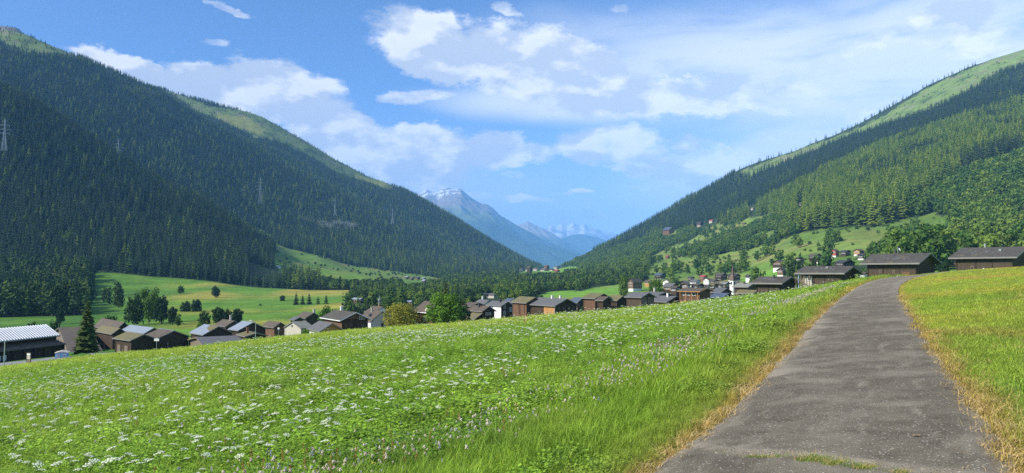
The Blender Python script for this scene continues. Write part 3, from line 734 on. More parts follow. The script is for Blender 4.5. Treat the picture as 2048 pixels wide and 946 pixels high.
    h = np.where(op, 2.2 + 3.5 * u2, h); h = np.where(op & (sp == 'broadleaf'), 8 + 5 * u2, h); h = np.where(op & (rg == 3), 8 + 6 * u2, h); h = np.where(op & (rg == 4), 2 + 2 * u2, h)
    keep |= op
    keep &= ~((y < 870) & (rg == 1) & (px > 190)) & ~((y < 320))
    # thin patches
    keep &= ~((rg == 0) & (fbm(x, y, 45, 2, 37) > 0.46) & (u2 < 0.55))
    # only what can show: tree top above the ground in front of it
    z = ground(x, y); tx, ty = proj(x, y, z + h)
    keep &= (ty < hidden_by(px, y) + 1.0) & (px > -60) & (px < 2110) & (ty < 946) & ~((px > 1470) & (y > 1900) & (ty < np.interp(px, LPX, SKYL) + 1.0) & (u2 < 0.93))
    plant(p[keep], sp[keep], h[keep])
scatter_zone(330, 870, 8.0, 101)
scatter_zone(870, 1500, 6.6, 102)
scatter_zone(1500, 2150, 8.0, 103)
scatter_zone(2150, 3700, 10.0, 104)
print('WOODS', len(woods))

# ------------------------------------------------------------------ scattering with geometry nodes (only for what nobody could count)
def src_obj(name, mesh):
    return bpy.data.objects.new(name, mesh)      # not linked: a source shape only
def joined(name, meshes):
    """one mesh from several (trunk + crown)"""
    import bmesh
    bm = bmesh.new(); mats = []
    for me in meshes:
        off = len(bm.faces); bm.from_mesh(me); bm.faces.ensure_lookup_table()
        for f in bm.faces[off:]:
            mt = me.materials[f.material_index]
            if mt not in mats: mats.append(mt)
            f.material_index = mats.index(mt)
    out = bpy.data.meshes.new(name); bm.to_mesh(out); bm.free()
    for mt in mats: out.materials.append(mt)
    return out
def scatter(name, sources, P_, rot, scl, idx, tint=None, label=None):
    n = len(P_); me = bpy.data.meshes.new(name); me.vertices.add(n); me.vertices.foreach_set('co', np.asarray(P_, np.float32).ravel())
    a = me.attributes.new('rot', 'FLOAT_VECTOR', 'POINT'); a.data.foreach_set('vector', np.asarray(rot, np.float32).ravel())
    a = me.attributes.new('scl', 'FLOAT_VECTOR', 'POINT'); a.data.foreach_set('vector', np.asarray(scl, np.float32).ravel())
    a = me.attributes.new('idx', 'INT', 'POINT'); a.data.foreach_set('value', np.asarray(idx, np.int32))
    if tint is not None:
        a = me.attributes.new('tint', 'FLOAT_VECTOR', 'POINT'); a.data.foreach_set('vector', np.asarray(tint, np.float32).ravel())
    o = obj(name, me); o['kind'] = 'stuff'
    if label: o['label'] = label
    g = bpy.data.node_groups.new(name + '_nodes', 'GeometryNodeTree')
    g.interface.new_socket('Geometry', in_out='INPUT', socket_type='NodeSocketGeometry'); g.interface.new_socket('Geometry', in_out='OUTPUT', socket_type='NodeSocketGeometry')
    gi = g.nodes.new('NodeGroupInput'); go = g.nodes.new('NodeGroupOutput'); ip = g.nodes.new('GeometryNodeInstanceOnPoints'); jn = g.nodes.new('GeometryNodeJoinGeometry')
    for s in reversed(sources):      # joined in reverse link order
        oi = g.nodes.new('GeometryNodeObjectInfo'); oi.inputs[0].default_value = s; oi.inputs['As Instance'].default_value = True
        g.links.new(oi.outputs['Geometry'], jn.inputs[0])
    def attr(nm, dt):
        n_ = g.nodes.new('GeometryNodeInputNamedAttribute'); n_.data_type = dt; n_.inputs[0].default_value = nm; return n_.outputs[0]
    g.links.new(gi.outputs[0], ip.inputs['Points']); g.links.new(jn.outputs[0], ip.inputs['Instance']); ip.inputs['Pick Instance'].default_value = True
    g.links.new(attr('idx', 'INT'), ip.inputs['Instance Index']); g.links.new(attr('scl', 'FLOAT_VECTOR'), ip.inputs['Scale'])
    er = g.nodes.new('FunctionNodeEulerToRotation'); g.links.new(attr('rot', 'FLOAT_VECTOR'), er.inputs[0]); g.links.new(er.outputs[0], ip.inputs['Rotation'])
    g.links.new(ip.outputs[0], go.inputs[0])
    md = o.modifiers.new('scatter', 'NODES'); md.node_group = g
    return o

def make_tree(key, x, y, h, label, cat, group=None, var=None, parts=True, wide=1.0, rz=None, name=None, z=None):
    crowns, trunk = TREES[key]; k = random.randrange(len(crowns)) if var is None else var
    nm = name or {'spruce': 'spruce_tree', 'larch': 'larch_tree', 'snag': 'dead_tree', 'bush': 'bush', 'green_bush': 'bush'}.get(key, 'broadleaf_tree')
    z = float(ground(x, y)) if z is None else z
    rz = random.uniform(0, 6.28) if rz is None else rz
    if parts:
        t = empty(nm, (x, y, z), rz); c = obj('stem' if 'bush' in nm else 'trunk', trunk, t); c2 = obj('foliage' if 'bush' in nm else 'crown', crowns[k], t)
    else:
        if (key, k) not in _jm: _jm[(key, k)] = joined(nm, [trunk, crowns[k]])
        t = obj(nm, _jm[(key, k)]); t.location = (x, y, z); t.rotation_euler = (0, 0, rz)
    t.scale = (h * wide, h * wide, h)
    tag(t, label, cat, group)
    return t
_jm = {}

CLEAR = [(1254,1286,557,583,470),(1288,1306,560,574,500),(1308,1332,546,560,560),(1325,1344,559,574,480),(1326,1357,566,592,350),(1358,1379,561,577,430),(1375,1389,553,563,520),(1379,1402,559,574,430),(1399,1415,550,562,520),(1406,1423,556,570,450),(1419,1437,558,572,440),(1428,1456,546,562,540),(1455,1482,547,564,560),(1490,1509,549,564,480),(1363,1382,566,580,330),(1381,1408,567,580,330),(1408,1421,569,583,330),(1420,1432,567,580,350),(1431,1448,567,581,350),(1440,1460,564,578,385),(1340,1362,572,586,320),(1544,1577,520,541,455),(1553,1574,536,554,400),(1589,1610,514,528,520),(1616,1644,507,522,560),(1624,1643,513,528,500),(1667,1712,520,537,430),(1660,1679,498,515,640),(1680,1702,500,513,640),(1706,1730,498,512,620),(1714,1737,507,520,560),(1733,1748,494,506,640),(1720,1735,544,556,260),(1324,1350,454,470,1500),(1392,1408,443,453,1450),(1417,1430,439,446,1450),(1597,1606,405,411,1250),(1501,1510,415,420,1350),(1330,1340,511,518,800),(1484,1493,445,450,1200),(551,562,531,537,1050),(704,728,596,607,480),(810,828,601,611,450),(964,998,587,597,480),(809,853,552,566,1250),(1036,1127,525,545,1750),(1260,1500,548,585,340),(500,562,528,540,1000)]
_w = np.array([(a, b, h) for a, b, s, h in woods]); _z = ground(_w[:, 0], _w[:, 1]); _p, _b = proj(_w[:, 0], _w[:, 1], _z); _t = proj(_w[:, 0], _w[:, 1], _z + _w[:, 2])[1]; _ok = np.ones(len(_w), bool)
for x0, x1, yt, yb, D in CLEAR:      # no tree grows where a house stands or right before its front
    Dg = on_ground((x0 + x1) / 2, yb, 260, 3000)[1]; D = Dg if D >= 400 and Dg < 2950 else D
    _ok &= ~((_p > x0 - 4) & (_p < x1 + 4) & (_w[:, 1] < D * 1.04) & (_t < yb - 2) & (_b > yt - 4))
woods = [w for w, k in zip(woods, _ok) if k]
W = np.array([(a, b, h) for a, b, s, h in woods]); WS = np.array([s for a, b, s, h in woods], dtype=object)
wz = ground(W[:, 0], W[:, 1]); wpx, wpy = proj(W[:, 0], W[:, 1], wz); tpx, tpy = proj(W[:, 0], W[:, 1], wz + W[:, 2])
size = wpy - tpy
inside = (wpx > 4) & (wpx < 2044)
single = np.zeros(len(W), bool)
KIND = {'spruce': 'spruce', 'larch': 'larch', 'broadleaf': 'leaf', 'dark_broadleaf': 'leaf', 'bush': 'bush', 'green_bush': 'bush'}
kinds = np.array([KIND[s] for s in WS], dtype=object)
for k, m in (('spruce', 270), ('larch', 270), ('leaf', 270), ('bush', 200)):
    # how much of it shows: height clipped by whatever stands in front
    sel = np.where((kinds == k) & inside & (tpy < hidden_by(wpx, W[:, 1]) - 2))[0]
    sel = sel[np.argsort(-size[sel])][:m]; single[sel] = True
def where(px, py, y):
    if px < 175 and y < 870: return (('front row, ' if py > 590 else 'back row, ') + 'wood left of the valley field' + (', at the edge' if px < 85 else ''), 'trees of the wood left of the valley field')
    if px < 560 and py > 500: return ('under the shaded mountain' + (', behind the near spruce' if px < 180 else ', above the zinc roofs' if px < 280 else ', above the round field trees' if px < 420 else ', by the terrace'), 'trees along the foot of the left mountain')
    if y < 870 and px < 720: return ('on the valley field', 'trees on the valley field')
    if px < 560 and py > 500: return ('at the foot of the dark left mountain, behind the valley field', 'trees along the foot of the left mountain')
    if px < 720: return ('by the raised green terrace under the left mountain', 'trees around the left terrace')
    if px < 1070: return ('in the valley wood ' + ('behind the onion turret' if px < 860 else 'behind the big maple' if px < 960 else 'behind the red log barn'), 'trees in the valley bottom')
    if px < 1340: return ('in the valley middle ' + ('below the far village' if px < 1180 else 'left of the village centre'), 'trees in the middle of the valley')
    if px < 1600: return (('low' if py > 530 else 'midway' if py > 480 else 'high') + ' on the slope above the church', 'trees on the slope above the church')
    if px < 1800: return (('low' if py > 490 else 'midway' if py > 430 else 'high') + (' on the slope above the stair barn' if px < 1700 else ' on the slope above the road end barn'), 'trees on the slope above the barns')
    return (('low' if py > 480 else 'midway' if py > 410 else 'high') + (' above the rightmost barn' if px < 1960 else ' at the right edge above the last barn'), 'trees on the slope at the right edge')
NAMES = {'spruce': ('slim dark spruce', 'spruce'), 'larch': ('feathery light larch', 'larch'), 'broadleaf': ('round green broadleaved tree', 'tree'), 'dark_broadleaf': ('dark green broadleaved tree', 'tree'), 'bush': ('low dark bush', 'bush'), 'green_bush': ('low fresh green bush', 'bush')}
for i in np.where(single)[0]:
    wh, gr = where(wpx[i], wpy[i], W[i, 1]); nm, cat = NAMES[WS[i]]
    s = size[i]; adj = 'tall ' if s > 34 and 'bush' not in WS[i] else ''
    make_tree(WS[i], W[i, 0], W[i, 1], W[i, 2], (adj + nm + ' ' + wh), cat, {'spruce': 'spruce ', 'larch': 'larch ', 'leaf': 'broadleaved ', 'bush': 'bush '}[kinds[i]] + gr, parts=bool(s > 40), z=wz[i] - 0.2)
srcs = []; order = {}
for k in ('spruce', 'larch', 'broadleaf', 'dark_broadleaf', 'bush', 'green_bush'):
    for j, c in enumerate(TREES[k][0]): order[(k, j)] = len(srcs); srcs.append(src_obj('source_' + k, joined('source_' + k, [TREES[k][1], c])))
def forest(name, m, label):
    ii = np.where(m & ~single)[0]
    if not len(ii): return
    idx = np.array([order[(WS[i], int(rng.integers(len(TREES[WS[i]][0]))))] for i in ii]); n = len(ii)
    pos = np.stack([W[ii, 0], W[ii, 1], wz[ii] - 0.3], 1)
    rot = np.stack([rng.normal(0, 0.02, n), rng.normal(0, 0.02, n), rng.random(n) * 6.28], 1)
    hh = W[ii, 2]; ww = hh * rng.uniform(0.85, 1.25, n); scl = np.stack([ww, ww, hh], 1)
    scatter(name, srcs, pos, rot, scl, idx, label=label)
lf = wpx < 1070
forest('left_mountain_forest', lf & (W[:, 1] > 870), 'dense spruce forest covering the shaded left mountain')
forest('valley_wood', lf & (W[:, 1] <= 870), 'mixed wood on the valley bottom')
forest('right_mountain_forest', ~lf & (W[:, 1] > 700), 'spruce, larch and leafy wood covering the sunny right mountain')
forest('hillside_wood', ~lf & (W[:, 1] <= 700), 'scattered scrub and small trees near the village on the right')

# ------------------------------------------------------------------ far mountains
def far_mat():
    m, t = new_mat('far_rock')
    a = t.node('ShaderNodeAttribute', {'attribute_name': 'tint'}); tc = t.node('ShaderNodeTexCoord')
    n = t.noise(tc.outputs['Object'], 0.012, 6.0, 0.65)
    k = t.lin(n.outputs[0], 0.3, 0.7, 0.75, 1.2)
    c = t.mix(1.0, a.outputs[0], t.node('ShaderNodeCombineXYZ', None, X=k, Y=k, Z=k).outputs[0], 'MULTIPLY')
    finish(t, c, 0.95, bump=n.outputs[0], bstr=0.6, bdist=25.0, spec=0.05)
    return m
M_FAR = far_mat()
def far_mountain(name, sky, D, depth, seed, tint_fn, rough=1.0, pad=60):
    sky = np.array(sky, float); px = np.arange(sky[0, 0] - pad, sky[-1, 0] + pad + 1, 1.5)
    py = np.interp(px, sky[:, 0], sky[:, 1]); py = py + np.maximum(sky[0, 0] - px, 0) * 0.3 + np.maximum(px - sky[-1, 0], 0) * 0.6
    X, Z = ray(px, py); top = Z * D
    N = 90; t = np.linspace(0, 1, N)[:, None]
    base = -60.0
    # front face rises to the crest, back face falls away
    tf = np.concatenate([np.linspace(0, 1, 70), 1 + np.linspace(0.03, 1, 20)])[:, None]
    Yd = D - depth * (1 - tf)
    prof = np.where(tf <= 1, tf ** 1.12, 1 - (tf - 1) * 0.9)
    Yg = np.repeat(Yd, len(px), 1); Xg = X[None, :] * Yg * 1.0
    Zg = base + (top[None, :] - base) * prof
    hgt = top.max() - base
    def ridged(x, y, s, o, sd): return 1 - np.abs(fbm(x, y, s, o, sd)) * 2.2
    w = np.sin(np.clip(tf, 0, 1) * math.pi) ** 0.7 * (tf <= 1) 
    n = ridged(Xg + 0.5 * Yg, Yg * 0.22, hgt * 0.55, 5, seed) - 0.55
    Zg = Zg + n * w * hgt * 0.20 * rough + fbm(Xg, Yg, hgt * 0.13, 4, seed + 3) * np.clip(tf, 0, 1) * hgt * 0.018 * rough * (tf < 1.0)
    tintv = tint_fn(Xg, Yg, Zg, np.clip(tf, 0, 2) + Xg * 0, np.repeat(px[None, :], 90, 0), top[None, :] + Xg * 0, n)
    grid_obj(name, Xg, Yg, Zg + EYE, M_FAR, tintv.reshape(-1, 3))
def tint_blue(X, Y, Z, t, px, top, n):
    rel = Z / top.max(); c = np.array([0.035, 0.065, 0.035]) + 0 * X[..., None]
    n1 = fbm(X, Y, 160, 4, 61)[..., None]
    rock = np.array([0.22, 0.19, 0.155]); mead = np.array([0.13, 0.17, 0.06])
    r = rel[..., None] + n1 * 0.10
    c = c + (mead - c) * sstep(r, 0.42, 0.60) * 0.8; c = c + (rock - c) * sstep(r, 0.56, 0.72)
    ppx, ppy = proj(X, Y, Z + EYE)
    sn = fbm(X * 1.0 + Z * 0.8, Z * 2.2, 60, 3, 66)[..., None]
    s = sstep(sn + (r - 0.8) * 1.0, 0.16, 0.30) * (sstep(r, 0.80, 0.88)) * sstep(-ppx, -948, -935)[..., None]
    c = c + (np.array([0.62, 0.64, 0.68]) - c) * s
    return c
far_mountain('blue_mountain', [(700, 420), (780, 372), (815, 380), (836, 386), (846, 383), (855, 379), (864, 383), (876, 384), (888, 377), (897, 375), (906, 378), (914, 377), (922, 377), (932, 387), (944, 396), (960, 406), (975, 409), (985, 415), (1000, 430), (1030, 448), (1060, 464), (1090, 481), (1120, 495), (1148, 506), (1168, 522), (1200, 540)], 14000, 6000, 3, tint_blue)
def tint_mid(X, Y, Z, t, px, top, n):
    n1 = fbm(X, Y, 200, 4, 71)[..., None]; c = np.array([0.05, 0.08, 0.045]) + 0 * X[..., None]; r = (Z / top.max())[..., None] + n1 * 0.15
    c = c + (np.array([0.30, 0.27, 0.24]) - c) * sstep(r, 0.55, 0.8); return c
far_mountain('grey_ridge', [(1000, 470), (1030, 452), (1044, 447), (1056, 443), (1064, 447), (1076, 453), (1092, 459), (1104, 466), (1120, 476), (1140, 486), (1165, 500), (1190, 520)], 16500, 3500, 5, tint_mid)
far_mountain('blue_hill', [(1080, 500), (1110, 482), (1140, 471), (1160, 468), (1180, 471), (1205, 478), (1235, 490), (1270, 510)], 18500, 2400, 7, lambda X, Y, Z, t, px, top, n: np.array([0.045, 0.07, 0.04]) + 0 * X[..., None])
def tint_snow(X, Y, Z, t, px, top, n):
    n1 = fbm(X + Z, Z * 2 + Y * 0.2, 150, 4, 81)[..., None]; c = np.array([0.24, 0.25, 0.28]) + 0 * X[..., None]; r = (Z / top.max())[..., None]
    return c + (np.array([0.52, 0.53, 0.56]) - c) * sstep(n1 + (r - 0.7) * 2.2, -0.05, 0.2)
far_mountain('snow_range', [(1070, 470), (1090, 458), (1102, 450), (1112, 453), (1124, 448), (1134, 452), (1146, 444), (1158, 452), (1168, 447), (1178, 454), (1190, 456), (1204, 461), (1222, 464), (1240, 470), (1270, 480)], 23000, 4000, 9, tint_snow, 0.7)

# ------------------------------------------------------------------ building materials
def wood(name, dark, light, across=False, sc=1.0):
    m, t = new_mat(name); tc = t.node('ShaderNodeTexCoord'); o = tc.outputs['Object']; oi = t.node('ShaderNodeObjectInfo')
    g = t.noise(t.vmath('MULTIPLY', o, (1.2, 1.2, 9.0)), 1.6 * sc, 4.0, 0.6).outputs[0]
    st = t.noise(t.vmath('MULTIPLY', o, (3.0, 3.0, 0.35)), 1.3 * sc, 4.0, 0.65).outputs[0]
    f = t.math('ADD', t.math('MULTIPLY', t.lin(g, 0.3, 0.7), 0.55), t.math('MULTIPLY', t.lin(st, 0.32, 0.68), 0.5), True)
    finish(t, t.mix(f, dark, light), 0.85, bump=g, bstr=0.4, bdist=0.03, spec=0.15); return m
def slate(name, a, b, moss=0.25, mosscol=(0.15, 0.13, 0.05)):
    m, t = new_mat(name); tc = t.node('ShaderNodeTexCoord'); o = tc.outputs['Object']
    br = t.node('ShaderNodeTexBrick', {'offset': 0.5}, Vector=t.vmath('MULTIPLY', o, (1, 1, 1)), Scale=1.0)
    n = t.noise(o, 0.9, 5.0, 0.65).outputs[0]; v = t.node('ShaderNodeTexVoronoi', None, Vector=o, Scale=2.6)
    vc = t.node('ShaderNodeSeparateColor', None, Color=v.outputs['Color']).outputs[0]
    c = t.mix(t.math('ADD', t.math('MULTIPLY', vc, 0.45), t.math('MULTIPLY', t.lin(n, 0.3, 0.7), 0.55), True), a, b)
    n2 = t.noise(o, 0.35, 5.0, 0.7).outputs[0]
    c = t.mix(t.ss(n2, 0.62 - moss * 0.4, 0.78 - moss * 0.4, 0.0, 0.75), c, mosscol)
    finish(t, c, 0.75, bump=v.outputs['Distance'], bstr=0.5, bdist=0.05, spec=0.3); return m
def plain(name, col, rough=0.7, spec=0.3, var=0.15, sc=1.2, metal=0.0):
    m, t = new_mat(name); tc = t.node('ShaderNodeTexCoord'); n = t.noise(tc.outputs['Object'], sc, 5.0, 0.65).outputs[0]
    c = t.mix(t.lin(n, 0.3, 0.7), hexmul(col, 1 - var), hexmul(col, min(1 + var, 1.15)))
    finish(t, c, rough, bump=n, bstr=0.15, bdist=0.02, spec=spec, metal=metal); return m
W_DARK = wood('dark_timber', (0.036, 0.025, 0.018), (0.100, 0.070, 0.047))
W_BARN = wood('brown_boarding', (0.062, 0.046, 0.033), (0.130, 0.098, 0.070))
W_RED = wood('sunlit_red_timber', (0.080, 0.046, 0.030), (0.25, 0.145, 0.085))  # reddish timber with the sunlight on it put into the colour
W_GREY = wood('weathered_timber', (0.09, 0.07, 0.055), (0.30, 0.235, 0.18))
W_ORANGE = wood('new_timber', (0.30, 0.15, 0.06), (0.55, 0.30, 0.12))
W_STRIP = wood('pale_board', (0.16, 0.12, 0.085), (0.28, 0.22, 0.16))
R_SLATE = slate('slate_roof', (0.052, 0.046, 0.037), (0.112, 0.100, 0.082), 0.2)
R_BROWN = slate('brown_slate_roof', (0.068, 0.050, 0.036), (0.145, 0.115, 0.085), 0.25)
R_MOSS = slate('mossy_slate_roof', (0.085, 0.075, 0.05), (0.17, 0.155, 0.105), 0.62, (0.17, 0.15, 0.05))
R_GREY = slate('grey_slate_roof', (0.085, 0.085, 0.084), (0.155, 0.155, 0.155), 0.1)
R_PALE = slate('pale_slate_roof', (0.17, 0.17, 0.14), (0.29, 0.29, 0.24), 0.2)
R_BLUE = slate('blue_grey_roof', (0.055, 0.075, 0.11), (0.10, 0.13, 0.18), 0.0)
R_METAL = plain('zinc_roof', (0.36, 0.39, 0.40), 0.35, 0.5, 0.1, 0.4, 0.3)
R_WHITE = plain('white_corrugated_sheet', (0.80, 0.80, 0.80), 0.5, 0.3, 0.08)
R_RED = slate('red_roof', (0.26, 0.055, 0.045), (0.42, 0.10, 0.075), 0.0)
R_DARK = slate('black_roof', (0.030, 0.030, 0.034), (0.075, 0.075, 0.08), 0.0)
P_WHITE = plain('white_plaster', (0.78, 0.77, 0.73), 0.9, 0.1, 0.07)
P_STONE = plain('pale_stone', (0.50, 0.46, 0.38), 0.9, 0.1, 0.2, 2.5)
P_YELL = plain('ochre_plaster', (0.70, 0.48, 0.18), 0.9, 0.1, 0.08)
P_BRICK = plain('brick_brown', (0.26, 0.12, 0.08), 0.9, 0.1, 0.2, 6)
C_METAL = plain('steel', (0.42, 0.45, 0.46), 0.45, 0.5, 0.1, 3, 0.5)
C_GALV = plain('galvanised_steel', (0.38, 0.42, 0.41), 0.6, 0.4, 0.1, 3, 0.0)
C_DARK = plain('dark_metal', (0.06, 0.06, 0.065), 0.5, 0.4, 0.1, 3)
C_BLUE = plain('sky_blue_paint', (0.28, 0.50, 0.72), 0.6, 0.3, 0.06)
C_ORNG = plain('orange_paint', (0.70, 0.24, 0.07), 0.6, 0.3, 0.06)
C_TRIM = plain('white_paint', (0.80, 0.80, 0.77), 0.6, 0.3, 0.04)
C_TRIMG = plain('grey_fascia', (0.22, 0.21, 0.19), 0.6, 0.3, 0.1)
def glass():
    m, t = new_mat('window_glass'); finish(t, (0.025, 0.03, 0.035), 0.12, spec=0.6); return m
GLASS = glass()
M_STREET = plain('street_asphalt', (0.24, 0.235, 0.23), 0.9, 0.2, 0.12, 0.8)

# ------------------------------------------------------------------ houses
def gable_wall(W_, L_, z0, he, hr, axis, mat, course=0.0, inset=0.0):
    """walls as one body up to the roof, with log courses as real relief; axis 'y': ridge along y"""
    b = MB(); lv = [(z0, 0)]
    if course:
        z = z0
        while z + course < he - 0.02:
            lv += [(z + 0.04, -0.0), (z + course - 0.05, 0.0), (z + course - 0.02, 0.045)]; z += course
    lv.append((he, 0))
    rings = []
    for z, ins in lv:
        i = ins; rings.append([(i, i, z), (W_ - i, i, z), (W_ - i, L_ - i, z), (i, L_ - i, z)])
    for r0, r1 in zip(rings[:-1], rings[1:]):
        for k in range(4): b.face([r0[k], r0[(k + 1) % 4], r1[(k + 1) % 4], r1[k]])
    b.face(rings[0][::-1])
    if axis == 'y':
        m = W_ / 2
        b.face([(0, 0, he), (W_, 0, he), (m, 0, hr)]); b.face([(W_, L_, he), (0, L_, he), (m, L_, hr)])
        b.face([(0, 0, he), (m, 0, hr), (m, L_, hr), (0, L_, he)]); b.face([(W_, 0, he), (W_, L_, he), (m, L_, hr), (m, 0, hr)])
    else:
        m = L_ / 2
        b.face([(0, L_, he), (0, 0, he), (0, m, hr)]); b.face([(W_, 0, he), (W_, L_, he), (W_, m, hr)])
        b.face([(0, 0, he), (W_, 0, he), (W_, m, hr), (0, m, hr)]); b.face([(W_, L_, he), (0, L_, he), (0, m, hr), (W_, m, hr)])
    return b
def roof_shell(W_, L_, he, hr, axis, ov, og, th, lift=0.02):
    b = MB()
    half = (W_ if axis == 'y' else L_) / 2; run = L_ if axis == 'y' else W_
    p = (hr - he) / half; zr = hr + lift; ze = he - ov * p + lift
    prof_t = [(-ov, ze + th), (half, zr + th), (2 * half + ov, ze + th)]; prof_b = [(2 * half + ov, ze), (half, zr), (-ov, ze)]
    prof = prof_t + prof_b
    def P_(a, z, s): return (a, s, z) if axis == 'y' else (s, a, z)
    s0, s1 = -og, run + og; n = 6
    v = [P_(a, z, s0) for a, z in prof] + [P_(a, z, s1) for a, z in prof]
    f = [(k, (k + 1) % n, n + (k + 1) % n, n + k) for k in range(n)]
    f += [(0, 1, 4, 5), (1, 2, 3, 4), (n + 5, n + 4, n + 1, n), (n + 4, n + 3, n + 2, n + 1)]
    b.poly(v, f); return b, p, ze, zr
_winmesh = {}
def win_mesh(w, h, frame, shut=False):
    key = (round(w, 2), round(h, 2), frame.name)
    if key not in _winmesh:
        f = MB(); q = 0.09
        f.box(-w / 2, w / 2, -0.07, 0.03, -h / 2, -h / 2 + q); f.box(-w / 2, w / 2, -0.07, 0.03, h / 2 - q, h / 2)
        f.box(-w / 2, -w / 2 + q, -0.068, 0.03, -h / 2 + q, h / 2 - q); f.box(w / 2 - q, w / 2, -0.068, 0.03, -h / 2 + q, h / 2 - q); f.box(-0.03, 0.03, -0.066, 0.03, -h / 2 + q, h / 2 - q)
        g = MB(); g.box(-w / 2 + q, w / 2 - q, -0.03, 0.02, -h / 2 + q, h / 2 - q)
        _winmesh[key] = (f.mesh('window', [frame]), g.mesh('pane', [GLASS]))
    return _winmesh[key]
def add_window(root, W_, L_, face, u, z, w, h, frame=None, name='window'):
    frame = frame or C_TRIM; fm, gm = win_mesh(w, h, frame)
    o = obj(name, fm, root); g = obj('pane', gm, o)
    if face == 'G': o.location = (u * W_, -0.03, z)
    else: o.location = (-0.03, u * L_, z); o.rotation_euler = (0, 0, -math.pi / 2)
    return o
class House: pass
def house(name, label, cat, xl, xc, xr, yc, yp, D, a=38, ridge='L', wall=None, roof=None, ov=0.6, og=0.7, base=None, wins=(), doors=(), chim=(), trim=None,
          course=0.28, th=0.20, group=None, yb=None, frame=None, gwall=None, posts=0, detail=True):
    wall = wall or W_DARK; roof = roof or R_SLATE; trim = trim or C_TRIMG
    an = R(a); ca, sa = math.cos(an), math.sin(an)
    C = at(xc, yc, D); Xl = float(ray(xl, yc)[0]); Xr = float(ray(xr, yc)[0])
    W_ = (Xr * D - C.x) / (ca - Xr * sa); L_ = (C.x - Xl * D) / (sa + Xl * ca)
    if ridge == 'L': Dm = D + W_ / 2 * sa
    else: Dm = D + L_ / 2 * ca
    zp = float(ray(xc, yp)[1]) * Dm + EYE - th
    corners = [(0, 0), (W_, 0), (W_, L_), (0, L_)]
    wx = [C.x + x * ca - y * sa for x, y in corners]; wy = [C.y + x * sa + y * ca for x, y in corners]
    gz = float(np.min(ground(np.array(wx), np.array(wy)))) - 0.4
    g0 = float(ground(C.x, C.y)) if yb is None else float(ray(xc, yb)[1]) * D + EYE
    root = empty(name, (C.x, C.y, g0), an)
    half = (W_ if ridge == 'L' else L_) / 2
    hr = zp - g0; he0 = C.z - g0                    # eave edge height as seen
    p = max((hr - he0) / (half + ov), 0.12); he = hr - p * half
    z0 = gz - g0; ax = 'y' if ridge == 'L' else 'x'
    H = House(); H.root, H.W, H.L, H.he, H.hr, H.p, H.z0, H.ax = root, W_, L_, he, hr, p, z0, ax
    zb = z0
    if base:
        bh, bm = base; zb = bh if bh > z0 + 0.3 else z0 + 0.5
        zb = min(zb, he - 0.6)
        bb = MB(); bb.box(0.02, W_ - 0.02, 0.02, L_ - 0.02, z0, zb); bb.build('foundation', bm, root)
    gable_wall(W_, L_, zb, he, hr, ax, wall, course if detail else 0.0).build('wall', wall, root)
    rb, _, ze, zr = roof_shell(W_, L_, he, hr, ax, ov, og, th)
    rf = rb.build('roof', roof, root)
    # fascia boards along the seen eave and gable edge
    if detail:
        f = MB(); 
        if ax == 'y': f.box(-ov - 0.05, -ov, -og, L_ + og, ze - 0.04, ze + th * 0.9)
        else: f.box(-og, W_ + og, -ov - 0.05, -ov, ze - 0.04, ze + th * 0.9)
        f.build('eave_board', trim, rf)
        g = MB(); q = 0.05
        if ax == 'y':
            for s in (1, -1):
                x0, x1 = (W_ / 2, -ov) if s > 0 else (W_ / 2, W_ + ov)
                for (xa, za), (xb, zb2) in (((x0, zr), (x1, ze)),):
                    g.poly([(xa, -og - q, za - 0.05), (xb, -og - q, zb2 - 0.05), (xb, -og - q, zb2 + th), (xa, -og - q, za + th), (xa, -og - 0.002, za - 0.05), (xb, -og - 0.002, zb2 - 0.05), (xb, -og - 0.002, zb2 + th), (xa, -og - 0.002, za + th)],
                           [(0, 1, 2, 3), (4, 7, 6, 5), (0, 4, 5, 1), (3, 2, 6, 7), (0, 3, 7, 4), (1, 5, 6, 2)])
        else:
            for ya, yb_ in ((L_ / 2, -ov), (L_ / 2, L_ + ov)):
                za, zb2 = zr, ze
                g.poly([(-og - q, ya, za - 0.05), (-og - q, yb_, zb2 - 0.05), (-og - q, yb_, zb2 + th), (-og - q, ya, za + th), (-og - 0.002, ya, za - 0.05), (-og - 0.002, yb_, zb2 - 0.05), (-og - 0.002, yb_, zb2 + th), (-og - 0.002, ya, za + th)],
                       [(0, 1, 2, 3), (4, 7, 6, 5), (0, 4, 5, 1), (3, 2, 6, 7), (0, 3, 7, 4), (1, 5, 6, 2)])
        g.build('gable_board', trim, rf)
        # corner posts
        for (x, y) in ((0, 0), (W_, 0), (0, L_)):
            c = MB(); c.box(x - 0.10, x + 0.10, y - 0.10, y + 0.10, zb, he - 0.05); c.build('corner_post', wall, root)
    for w in wins:
        face, u, dz, ww, wh = w[:5]; zz = he + dz
        if zz - wh / 2 > z0 + 0.3: add_window(root, W_, L_, face, u, zz, ww, wh, w[5] if len(w) > 5 else frame)
    for d in doors:
        face, u, ww, wh, dm = d[:5]; zz = (d[5] if len(d) > 5 else zb + 0.05)
        b = MB(); b.box(-ww / 2, ww / 2, -0.10, 0.03, 0, wh); b.box(-0.02, 0.02, -0.13, -0.09, 0.1, wh - 0.1); b.box(-ww / 2, ww / 2, -0.13, -0.09, wh * 0.7, wh * 0.7 + 0.12); b.box(-ww / 2, ww / 2, -0.13, -0.09, wh * 0.2, wh * 0.2 + 0.12)
        o = b.build('door', dm, root)
        if face == 'G': o.location = (u * W_, -0.02, zz)
        else: o.location = (-0.02, u * L_, zz); o.rotation_euler = (0, 0, -math.pi / 2)
